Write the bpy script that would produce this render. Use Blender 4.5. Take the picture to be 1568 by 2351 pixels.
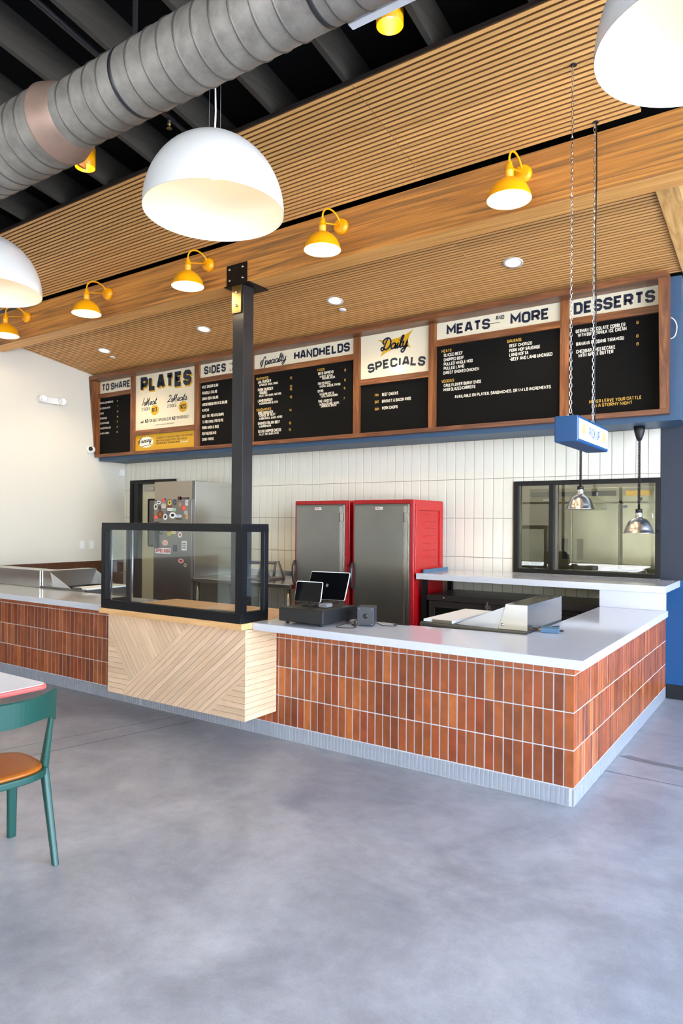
import bpy, bmesh, math, random
from mathutils import Vector, Matrix
random.seed(7)
for o in list(bpy.data.objects): bpy.data.objects.remove(o, do_unlink=True)
S = bpy.context.scene
COL = S.collection
PI = math.pi

# ------------------------------------------------------------ camera
def cam_axes(yaw, pitch, roll):
    s, k = math.sin(yaw), math.cos(yaw)
    r = Vector((k, s, 0)); f = Vector((-s, k, 0)); u = Vector((0, 0, 1))
    f2 = f * math.cos(pitch) + u * math.sin(pitch); u2 = u * math.cos(pitch) - f * math.sin(pitch)
    r3 = r * math.cos(roll) + u2 * math.sin(roll); u3 = u2 * math.cos(roll) - r * math.sin(roll)
    return r3, u3, f2
cd = bpy.data.cameras.new('camera'); cam = bpy.data.objects.new('camera', cd); COL.objects.link(cam)
R_, U_, F_ = cam_axes(math.radians(34.3195), math.radians(0.1923), math.radians(0.4233))
M = Matrix((( R_.x, U_.x, -F_.x, 1.1157), (R_.y, U_.y, -F_.y, -4.0416), (R_.z, U_.z, -F_.z, 1.6362), (0, 0, 0, 1)))
cam.matrix_world = M
cd.sensor_fit = 'HORIZONTAL'; cd.sensor_width = 24.0; cd.lens = 24.0927; cd.shift_y = 0.01316
cd.clip_start = 0.05; cd.clip_end = 200
S.camera = cam

# ------------------------------------------------------------ world (overcast-bright daylight)
W = bpy.data.worlds.new('daylight'); S.world = W; W.use_nodes = True
wn = W.node_tree; wn.nodes.clear()
tc = wn.nodes.new('ShaderNodeTexCoord'); sx = wn.nodes.new('ShaderNodeSeparateXYZ')
cr = wn.nodes.new('ShaderNodeValToRGB'); bg = wn.nodes.new('ShaderNodeBackground'); ow = wn.nodes.new('ShaderNodeOutputWorld')
cr.color_ramp.elements[0].position = 0.0; cr.color_ramp.elements[0].color = (0.78, 0.89, 1.0, 1)
cr.color_ramp.elements[1].position = 0.9; cr.color_ramp.elements[1].color = (0.24, 0.46, 1.0, 1)
wn.links.new(tc.outputs['Generated'], sx.inputs[0]); wn.links.new(sx.outputs[2], cr.inputs[0])
wn.links.new(cr.outputs[0], bg.inputs[0]); bg.inputs[1].default_value = 9.0
wn.links.new(bg.outputs[0], ow.inputs[0])

# ------------------------------------------------------------ view
S.view_settings.view_transform = 'Standard'; S.view_settings.look = 'None'
S.view_settings.exposure = 1.16; S.view_settings.gamma = 1.0; S.view_settings.use_curve_mapping = False

# midday sun from beyond the back wall: it never enters the hall, it lights the ground outside
sl = bpy.data.lights.new('sun', 'SUN'); sl.energy = 34; sl.angle = .01; sl.color = (1, .95, .87)
so = bpy.data.objects.new('sun', sl); COL.objects.link(so); so.location = (0, 20, 30)
so.rotation_euler = Vector((.35, -.62, -1)).to_track_quat('-Z', 'Y').to_euler()

# light portals in the glazed openings (front and right side of the hall)
def portal(name, loc, rot, sx_, sy_):
    l = bpy.data.lights.new(name, 'AREA'); l.shape = 'RECTANGLE'; l.size = sx_; l.size_y = sy_
    l.cycles.is_portal = True
    o = bpy.data.objects.new(name, l); COL.objects.link(o); o.location = loc; o.rotation_euler = rot
portal('window_portal', (-0.9, -7.95, 1.55), (PI/2, 0, PI), 11.0, 2.5)
portal('window_portal', (4.95, -2.5, 2.15), (PI/2, 0, -PI/2), 9.4, 4.0)
LAMPS = 1.0

# ------------------------------------------------------------ materials
def lin(c):
    return tuple(((v/255.)/12.92 if v/255. <= 0.04045 else ((v/255.+0.055)/1.055)**2.4) for v in c) + (1,)
def nt(name):
    m = bpy.data.materials.new(name); m.use_nodes = True
    return m, m.node_tree, m.node_tree.nodes['Principled BSDF']
def mat(name, col, rough=0.5, metal=0.0, var=0.0, scale=6.0, bump=0.0, bscale=80.0, coat=0.0, spec=0.5, aniso=0.0):
    m, t, b = nt(name); c = lin(col)
    b.inputs['Base Color'].default_value = c; b.inputs['Roughness'].default_value = rough
    b.inputs['Metallic'].default_value = metal; b.inputs['Coat Weight'].default_value = coat
    b.inputs['Specular IOR Level'].default_value = spec
    if aniso: b.inputs['Anisotropic'].default_value = aniso
    co = t.nodes.new('ShaderNodeTexCoord')
    if var:
        n = t.nodes.new('ShaderNodeTexNoise'); n.inputs['Scale'].default_value = scale; n.inputs['Detail'].default_value = 6
        r = t.nodes.new('ShaderNodeValToRGB')
        r.color_ramp.elements[0].position = .3; r.color_ramp.elements[1].position = .7
        r.color_ramp.elements[0].color = tuple(v*(1-var) for v in c[:3])+(1,); r.color_ramp.elements[1].color = tuple(min(1, v*(1+var)) for v in c[:3])+(1,)
        t.links.new(co.outputs['Object'], n.inputs['Vector']); t.links.new(n.outputs['Fac'], r.inputs[0]); t.links.new(r.outputs[0], b.inputs['Base Color'])
    if bump:
        n2 = t.nodes.new('ShaderNodeTexNoise'); n2.inputs['Scale'].default_value = bscale; n2.inputs['Detail'].default_value = 4
        bp = t.nodes.new('ShaderNodeBump'); bp.inputs['Strength'].default_value = bump; bp.inputs['Distance'].default_value = .01
        t.links.new(co.outputs['Object'], n2.inputs['Vector']); t.links.new(n2.outputs['Fac'], bp.inputs['Height']); t.links.new(bp.outputs[0], b.inputs['Normal'])
    return m
def wood(name, c1, c2, c3=None, along='X', freq=(1.2, 30, 30), rough=.45, rnd=.25, bump=.15, coords='Object', dist=1.5, coat=0.0):
    """grain stretched along one axis; every piece takes its own tone and its own offset in the grain"""
    m, t, b = nt(name); L = t.links
    co = t.nodes.new('ShaderNodeTexCoord'); mp = t.nodes.new('ShaderNodeMapping'); oi = t.nodes.new('ShaderNodeObjectInfo')
    ax = {'X': (freq[0], freq[1], freq[2]), 'Y': (freq[1], freq[0], freq[2]), 'Z': (freq[1], freq[2], freq[0])}[along]
    mp.inputs['Scale'].default_value = ax
    vm = t.nodes.new('ShaderNodeVectorMath'); vm.operation = 'SCALE'; cx = t.nodes.new('ShaderNodeCombineXYZ')
    for i in range(3): L.new(oi.outputs['Random'], cx.inputs[i])
    L.new(cx.outputs[0], vm.inputs[0]); vm.inputs['Scale'].default_value = 17.0
    va = t.nodes.new('ShaderNodeVectorMath'); L.new(co.outputs[coords], va.inputs[0]); L.new(vm.outputs[0], va.inputs[1])
    L.new(va.outputs[0], mp.inputs[0])
    n = t.nodes.new('ShaderNodeTexNoise'); n.inputs['Scale'].default_value = 1; n.inputs['Detail'].default_value = 5; n.inputs['Distortion'].default_value = dist
    L.new(mp.outputs[0], n.inputs['Vector'])
    r = t.nodes.new('ShaderNodeValToRGB'); e = r.color_ramp.elements
    e[0].position = .32; e[0].color = lin(c1); e[1].position = .68; e[1].color = lin(c2)
    if c3: x = e.new(.5); x.color = lin(c3)
    L.new(n.outputs['Fac'], r.inputs[0])
    hs = t.nodes.new('ShaderNodeHueSaturation'); mr = t.nodes.new('ShaderNodeMapRange')
    mr.inputs['To Min'].default_value = 1-rnd; mr.inputs['To Max'].default_value = 1+rnd
    L.new(oi.outputs['Random'], mr.inputs['Value']); L.new(mr.outputs[0], hs.inputs['Value']); L.new(r.outputs[0], hs.inputs['Color'])
    L.new(hs.outputs[0], b.inputs['Base Color']); b.inputs['Roughness'].default_value = rough; b.inputs['Coat Weight'].default_value = coat
    bp = t.nodes.new('ShaderNodeBump'); bp.inputs['Strength'].default_value = bump; bp.inputs['Distance'].default_value = .004
    L.new(n.outputs['Fac'], bp.inputs['Height']); L.new(bp.outputs[0], b.inputs['Normal'])
    return m
def emit(name, col, strength):
    m, t, b = nt(name); b.inputs['Base Color'].default_value = lin(col)
    b.inputs['Emission Color'].default_value = lin(col); b.inputs['Emission Strength'].default_value = strength
    return m
def glass(name, tint=(.86, .93, .92), f=1.5):
    m = bpy.data.materials.new(name); m.use_nodes = True; t = m.node_tree; t.nodes.clear()
    o = t.nodes.new('ShaderNodeOutputMaterial'); mx = t.nodes.new('ShaderNodeMixShader'); lw = t.nodes.new('ShaderNodeLayerWeight'); lw.inputs[0].default_value = .5
    pw = t.nodes.new('ShaderNodeMath'); pw.operation = 'POWER'; pw.inputs[1].default_value = 4.0
    fr = t.nodes.new('ShaderNodeMapRange'); fr.inputs['To Min'].default_value = .045; fr.inputs['To Max'].default_value = .9
    t.links.new(lw.outputs['Facing'], pw.inputs[0]); t.links.new(pw.outputs[0], fr.inputs['Value'])
    tr = t.nodes.new('ShaderNodeBsdfTransparent'); tr.inputs[0].default_value = tint+(1,)
    gl = t.nodes.new('ShaderNodeBsdfGlossy'); gl.inputs['Roughness'].default_value = 0.0
    t.links.new(fr.outputs[0], mx.inputs[0]); t.links.new(tr.outputs[0], mx.inputs[1]); t.links.new(gl.outputs[0], mx.inputs[2]); t.links.new(mx.outputs[0], o.inputs[0])
    return m
def terracotta():
    m, t, b = nt('terracotta'); L = t.links
    co = t.nodes.new('ShaderNodeTexCoord'); oi = t.nodes.new('ShaderNodeObjectInfo')
    r = t.nodes.new('ShaderNodeValToRGB'); e = r.color_ramp.elements
    e[0].position = 0; e[0].color = lin((118, 56, 26)); e[1].position = 1; e[1].color = lin((176, 100, 48))
    x = e.new(.25); x.color = lin((136, 71, 34)); x = e.new(.5); x.color = lin((152, 80, 38)); x = e.new(.75); x.color = lin((142, 65, 30))
    L.new(oi.outputs['Random'], r.inputs[0])
    vm = t.nodes.new('ShaderNodeVectorMath'); vm.operation = 'SCALE'; vm.inputs['Scale'].default_value = 23
    cx = t.nodes.new('ShaderNodeCombineXYZ')
    for i in range(3): L.new(oi.outputs['Random'], cx.inputs[i])
    L.new(cx.outputs[0], vm.inputs[0]); va = t.nodes.new('ShaderNodeVectorMath'); L.new(co.outputs['Object'], va.inputs[0]); L.new(vm.outputs[0], va.inputs[1])
    n = t.nodes.new('ShaderNodeTexNoise'); n.inputs['Scale'].default_value = 11; n.inputs['Detail'].default_value = 5; L.new(va.outputs[0], n.inputs['Vector'])
    mr = t.nodes.new('ShaderNodeMapRange'); mr.inputs['To Min'].default_value = .8; mr.inputs['To Max'].default_value = 1.22; mr.inputs['From Min'].default_value = .3; mr.inputs['From Max'].default_value = .7
    hs = t.nodes.new('ShaderNodeHueSaturation'); L.new(n.outputs['Fac'], mr.inputs['Value']); L.new(mr.outputs[0], hs.inputs['Value']); L.new(r.outputs[0], hs.inputs['Color'])
    L.new(hs.outputs[0], b.inputs['Base Color']); b.inputs['Roughness'].default_value = .34
    bp = t.nodes.new('ShaderNodeBump'); bp.inputs['Strength'].default_value = .25; bp.inputs['Distance'].default_value = .006
    L.new(n.outputs['Fac'], bp.inputs['Height']); L.new(bp.outputs[0], b.inputs['Normal'])
    return m
def concrete():
    m, t, b = nt('polished_concrete'); L = t.links
    co = t.nodes.new('ShaderNodeTexCoord')
    n1 = t.nodes.new('ShaderNodeTexNoise'); n1.inputs['Scale'].default_value = 1.3; n1.inputs['Detail'].default_value = 9; n1.inputs['Roughness'].default_value = .62; n1.inputs['Distortion'].default_value = .6
    n2 = t.nodes.new('ShaderNodeTexNoise'); n2.inputs['Scale'].default_value = 7; n2.inputs['Detail'].default_value = 8; n2.inputs['Roughness'].default_value = .7
    n3 = t.nodes.new('ShaderNodeTexNoise'); n3.inputs['Scale'].default_value = 120; n3.inputs['Detail'].default_value = 2
    for n in (n1, n2, n3): L.new(co.outputs['Object'], n.inputs['Vector'])
    r = t.nodes.new('ShaderNodeValToRGB'); e = r.color_ramp.elements
    e[0].position = .28; e[0].color = lin((126, 126, 129)); e[1].position = .72; e[1].color = lin((176, 173, 171))
    L.new(n1.outputs['Fac'], r.inputs[0])
    mx = t.nodes.new('ShaderNodeMix'); mx.data_type = 'RGBA'; mx.blend_type = 'OVERLAY'; mx.inputs[0].default_value = .42
    L.new(r.outputs[0], mx.inputs[6]); L.new(n2.outputs['Fac'], mx.inputs[7])
    m2 = t.nodes.new('ShaderNodeMix'); m2.data_type = 'RGBA'; m2.blend_type = 'OVERLAY'; m2.inputs[0].default_value = .12
    L.new(mx.outputs[2], m2.inputs[6]); L.new(n3.outputs['Fac'], m2.inputs[7])
    L.new(m2.outputs[2], b.inputs['Base Color'])
    mr = t.nodes.new('ShaderNodeMapRange'); mr.inputs['To Min'].default_value = .28; mr.inputs['To Max'].default_value = .5
    L.new(n2.outputs['Fac'], mr.inputs['Value']); L.new(mr.outputs[0], b.inputs['Roughness'])
    return m
MT = {}
MT['floor'] = concrete()
MT['wall_white'] = mat('white_wall_paint', (208, 203, 190), .7, bump=.05, bscale=300)
MT['grout'] = mat('pale_grout', (205, 203, 204), .8)
MT['grout_white'] = mat('ivory_grout', (138, 130, 112), .8)
MT['wall_tile'] = mat('ivory_glazed_tile', (216, 213, 199), .16, var=.03, scale=3)
MT['terracotta'] = terracotta()
MT['base_tile'] = mat('pale_grey_tile', (150, 152, 157), .3, var=.08, scale=20)
MT['quartz'] = mat('white_quartz', (198, 199, 205), .10, var=.015, scale=40)
MT['butcher'] = wood('butcher_block', (205, 152, 95), (226, 180, 124), along='X', freq=(2, 26, 26), rough=.35, rnd=.08, bump=.05)
MT['maple'] = wood('pale_maple', (210, 174, 138), (224, 192, 160), (217, 183, 149), along='X', freq=(3, 40, 40), rough=.5, rnd=.09, bump=.03)
MT['slat'] = wood('golden_slat_wood', (208, 156, 90), (224, 174, 106), (216, 165, 98), along='X', freq=(1.5, 50, 50), rough=.5, rnd=.10, bump=.03)
MT['slat_back'] = mat('dark_slat_backing', (34, 22, 12), .95)
MT['walnut'] = wood('walnut', (82, 47, 24), (138, 86, 46), (110, 64, 33), along='X', freq=(1.6, 22, 22), rough=.35, rnd=.12, bump=.05)
MT['walnut_v'] = wood('walnut_upright', (82, 47, 24), (138, 86, 46), (110, 64, 33), along='Z', freq=(1.6, 22, 22), rough=.35, rnd=.12, bump=.05)
MT['fir'] = wood('reclaimed_fir', (118, 86, 52), (214, 150, 70), (178, 118, 54), along='X', freq=(.7, 26, 26), rough=.55, rnd=.0, bump=.25, dist=1.2)
MT['fir_light'] = wood('planed_fir', (200, 140, 70), (236, 182, 106), (220, 160, 86), along='X', freq=(.6, 16, 16), rough=.5, rnd=.0, bump=.1, dist=1.8)
MT['fir_y'] = wood('planed_fir_rafter', (190, 140, 78), (228, 184, 116), along='Y', freq=(.8, 16, 16), rough=.5, rnd=.05, bump=.1)
MT['wainscot'] = wood('brown_wainscot', (72, 42, 24), (104, 64, 38), along='Z', freq=(2, 30, 30), rough=.4, rnd=.1, bump=.05)
MT['joist'] = wood('charcoal_joist', (40, 37, 32), (54, 50, 43), along='Y', freq=(1, 18, 18), rough=.7, rnd=.1, bump=.2)
MT['deck'] = mat('black_roof_deck', (12, 10, 9), .95, spec=.1)
MT['black'] = mat('black_paint', (20, 20, 22), .45)
MT['blackwall'] = mat('black_rubber_base', (14, 15, 18), .5)
MT['frame_black'] = mat('black_powder_coat', (11, 11, 14), .34, spec=.3)
MT['steel_dark'] = mat('charcoal_steel', (40, 39, 41), .38, metal=.2, var=.08)
MT['plate_black'] = mat('sooty_black_steel', (26, 23, 21), .4, metal=.5, var=.3, scale=18)
MT['plate_gold'] = mat('bare_steel_strap', (112, 96, 54), .4, metal=.8, var=.2, scale=10)
MT['blue'] = mat('blue_wall_paint', (10, 72, 120), .5, bump=.03, bscale=300)
MT['blue_soffit'] = mat('blue_soffit_paint', (52, 80, 108), .5)
MT['navy'] = mat('navy_wall_paint', (34, 42, 56), .5)
MT['steel'] = mat('brushed_stainless', (176, 174, 168), .22, metal=1, var=.05, scale=3, aniso=.5)
MT['steel_mirror'] = mat('mirror_stainless', (160, 150, 138), .07, metal=1)
MT['steel_matte'] = mat('dull_stainless', (120, 118, 114), .36, metal=1, var=.08, scale=2)
MT['alu'] = mat('spun_aluminium', (232, 230, 228), .27, metal=1)
MT['steel_satin'] = mat('satin_light_stainless', (214, 216, 220), .55, metal=1)
MT['galv'] = None
MT['chrome'] = mat('chrome', (210, 210, 210), .12, metal=1)
MT['red'] = mat('red_plastic', (168, 10, 18), .32)
MT['red_dark'] = mat('red_gasket', (150, 8, 16), .4)
MT['yellow'] = mat('mustard_enamel', (252, 172, 4), .35)
MT['shade_white'] = mat('white_enamel', (196, 195, 192), .35)
MT['shade_in'] = mat('white_enamel_inside', (228, 214, 190), .5)
MT['white'] = mat('white_plastic', (228, 228, 226), .4)
MT['board_white'] = mat('cutting_board', (240, 240, 238), .45)
MT['panel_cream'] = mat('cream_sign_panel', (212, 203, 178), .18)
MT['felt'] = mat('black_letter_board', (11, 10, 9), .9, bump=.3, bscale=400, spec=.15)
MT['mustard'] = mat('mustard_print', (196, 150, 8), .4)
MT['ink'] = mat('navy_ink', (12, 26, 48), .4)
MT['ink_white'] = mat('white_letters', (232, 226, 210), .5)
MT['ink_gold'] = mat('gold_letters', (200, 158, 66), .5)
MT['ink_orange'] = mat('orange_print', (240, 160, 70), .5)
MT['sign_blue'] = mat('sign_blue', (6, 62, 106), .45, var=.06, scale=8)
MT['glass'] = glass('clear_glass', (.93, .96, .95))
MT['glass_dark'] = glass('door_glass', (.35, .42, .42))
MT['green'] = mat('green_plastic', (10, 64, 54), .42, bump=.05, bscale=300)
MT['leather'] = mat('tan_leather', (160, 84, 10), .36, bump=.12, bscale=220, var=.06, scale=12)
MT['coral'] = mat('coral_edge', (226, 92, 84), .35)
MT['laminate'] = mat('white_laminate', (232, 230, 238), .3)
MT['cream_wall'] = mat('cream_kitchen_wall', (196, 190, 174), .6)
MT['door'] = mat('cream_door', (212, 208, 180), .5)
MT['rubber'] = mat('black_rubber', (16, 16, 17), .5)
MT['grey'] = mat('grey_plastic', (110, 108, 110), .5)
MT['greyblue'] = mat('grey_blue_box', (70, 100, 124), .5)
MT['brown_fridge'] = mat('black_bar_fridge', (40, 34, 32), .3)
MT['screen'] = mat('dark_screen', (8, 8, 10), .12)
MT['bulb'] = emit('warm_bulb', (255, 226, 170), 12)
MT['bulb_lit'] = emit('lamp_diffuser', (255, 238, 205), 7)
MT['downlight'] = emit('downlight_lens', (255, 240, 205), 4)
MT['sign_lit'] = emit('sign_lightbox', (190, 190, 190), .08)
MT['ink_soft'] = mat('faded_blue_print', (84, 112, 140), .5)
MT['grey_dark'] = mat('dark_grey_plastic', (52, 54, 60), .4)
MT['paper'] = mat('paper', (225, 225, 225), .6)
def galv():
    m, t, b = nt('galvanised_duct'); L = t.links
    co = t.nodes.new('ShaderNodeTexCoord'); n = t.nodes.new('ShaderNodeTexNoise'); n.inputs['Scale'].default_value = 5; n.inputs['Detail'].default_value = 8; n.inputs['Roughness'].default_value = .65
    L.new(co.outputs['Object'], n.inputs['Vector']); r = t.nodes.new('ShaderNodeValToRGB'); e = r.color_ramp.elements
    e[0].position = .3; e[0].color = lin((112, 106, 98)); e[1].position = .7; e[1].color = lin((158, 152, 142))
    L.new(n.outputs['Fac'], r.inputs[0]); L.new(r.outputs[0], b.inputs['Base Color']); b.inputs['Roughness'].default_value = .55; b.inputs['Metallic'].default_value = .35
    return m
MT['galv'] = galv()
MT['galv_warm'] = mat('tarnished_reducer', (150, 124, 108), .5, metal=.4, var=.15, scale=6)

# ------------------------------------------------------------ mesh helpers
class MB:
    def __init__(s): s.v = []; s.f = []; s.sm = []
    def add(s, vs, fs, smooth=False):
        n = len(s.v); s.v += [tuple(v) for v in vs]; s.f += [tuple(i+n for i in f) for f in fs]; s.sm += [smooth]*len(fs); return s
    def box(s, x0, x1, y0, y1, z0, z1, M=None):
        vs = [Vector((x, y, z)) for z in (z0, z1) for y in (y0, y1) for x in (x0, x1)]
        if M: vs = [M @ v for v in vs]
        return s.add(vs, [(0, 2, 3, 1), (4, 5, 7, 6), (0, 1, 5, 4), (2, 6, 7, 3), (0, 4, 6, 2), (1, 3, 7, 5)])
    def tube(s, pts, r, n=10, caps=True):
        pts = [Vector(p) for p in pts]; rr = r if isinstance(r, (list, tuple)) else [r]*len(pts)
        rings = []; up = None
        for i, p in enumerate(pts):
            d = (pts[min(i+1, len(pts)-1)] - pts[max(i-1, 0)]).normalized()
            if up is None:
                a = Vector((0, 0, 1)) if abs(d.z) < .9 else Vector((1, 0, 0)); up = (a - d*a.dot(d)).normalized()
            else:
                up = (up - d*up.dot(d)).normalized()
            q = d.cross(up)
            rings.append([p + (up*math.cos(2*PI*k/n) + q*math.sin(2*PI*k/n))*rr[i] for k in range(n)])
        vs = [v for g in rings for v in g]; fs = []
        for i in range(len(pts)-1):
            for k in range(n): fs.append((i*n+k, i*n+(k+1) % n, (i+1)*n+(k+1) % n, (i+1)*n+k))
        s.add(vs, fs, True)
        if caps: s.add(rings[0], [tuple(range(n))[::-1]]); s.add(rings[-1], [tuple(range(n))])
        return s
    def lathe(s, prof, n=32, M=None, smooth=True, closed=False):
        vs = []; fs = []; m = len(prof)
        for k in range(n):
            a = 2*PI*k/n
            for r, z in prof: vs.append(Vector((r*math.cos(a), r*math.sin(a), z)))
        if M: vs = [M @ v for v in vs]
        for k in range(n):
            for j in range(m-1 if not closed else m):
                j2 = (j+1) % m
                fs.append((k*m+j, ((k+1) % n)*m+j, ((k+1) % n)*m+j2, k*m+j2))
        return s.add(vs, fs, smooth)
    def prism(s, poly, fn, d0, d1):
        """poly: 2D points, fn(a,b,d)->3D"""
        n = len(poly); vs = [fn(a, b, d0) for a, b in poly] + [fn(a, b, d1) for a, b in poly]
        fs = [tuple(range(n))[::-1], tuple(range(n, 2*n))] + [(i, (i+1) % n, n+(i+1) % n, n+i) for i in range(n)]
        return s.add(vs, fs)
    def mesh(s, name, m, bevel=0, off=(0, 0, 0), segs=2):
        me = bpy.data.meshes.new(name)
        o = Vector(off)
        me.from_pydata([tuple(Vector(v)-o) for v in s.v], [], s.f)
        me.polygons.foreach_set('use_smooth', s.sm)
        bm = bmesh.new(); bm.from_mesh(me)
        bmesh.ops.remove_doubles(bm, verts=bm.verts, dist=1e-6)
        bmesh.ops.recalc_face_normals(bm, faces=bm.faces)
        if bevel:
            es = [e for e in bm.edges if len(e.link_faces) == 2 and e.calc_face_angle(0) > .7]
            bmesh.ops.bevel(bm, geom=es, offset=bevel, segments=segs, affect='EDGES', profile=.6)
        bm.to_mesh(me); bm.free()
        if m: me.materials.append(MT[m] if isinstance(m, str) else m)
        return me
def link(name, me, parent=None, loc=(0, 0, 0)):
    o = bpy.data.objects.new(name, me); COL.objects.link(o); o.location = loc
    if parent: o.parent = parent
    return o
def tag(o, label, cat, group=None, kind=None):
    o['label'] = label; o['category'] = cat
    if group: o['group'] = group
    if kind: o['kind'] = kind
    return o
def thing(name, label, cat, loc=(0, 0, 0), rz=0, group=None):
    o = bpy.data.objects.new(name, None); COL.objects.link(o); o.location = loc; o.rotation_euler = (0, 0, rz); o.empty_display_size = .1
    return tag(o, label, cat, group)
def part(name, mb, m, parent, bevel=0, world=True, label=None, kind=None, segs=2, root=None):
    off = (root or parent).location if world and parent else (0, 0, 0)
    o = link(name, mb.mesh(name, m, bevel, off, segs), parent)
    if label: o['label'] = label
    if kind: o['kind'] = kind
    return o
def struct(name, mb, m, bevel=0, parent=None):
    o = link(name, mb.mesh(name, m, bevel), parent)
    if not parent: o['kind'] = 'structure'
    return o
def copy_tree(o, parent=None):
    c = o.copy(); COL.objects.link(c); c.parent = parent
    for ch in list(o.children): copy_tree(ch, c)
    return c
def lightpoint(name, loc, energy, col, size=.05, parent=None, kind='POINT', rot=None, spot=None, sx=None):
    l = bpy.data.lights.new(name, kind); l.energy = energy*LAMPS; l.color = col
    if kind == 'AREA': l.size = size; l.shape = 'DISK'
    else: l.shadow_soft_size = size
    if spot: l.spot_size = spot; l.spot_blend = .6
    o = bpy.data.objects.new(name, l); COL.objects.link(o); o.location = loc
    if rot: o.rotation_euler = rot
    if parent: o.parent = parent
    return o
def arc(cx, cy, r, a0, a1, n):
    return [(cx+r*math.cos(a0+(a1-a0)*i/n), cy+r*math.sin(a0+(a1-a0)*i/n)) for i in range(n+1)]
def clip(poly, a, b, c):
    """keep a*x+b*y<=c"""
    out = []
    for i in range(len(poly)):
        p, q = poly[i], poly[(i+1) % len(poly)]
        dp, dq = a*p[0]+b*p[1]-c, a*q[0]+b*q[1]-c
        if dp <= 0: out.append(p)
        if (dp < 0 < dq) or (dq < 0 < dp):
            t = dp/(dp-dq); out.append((p[0]+(q[0]-p[0])*t, p[1]+(q[1]-p[1])*t))
    return out
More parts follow.
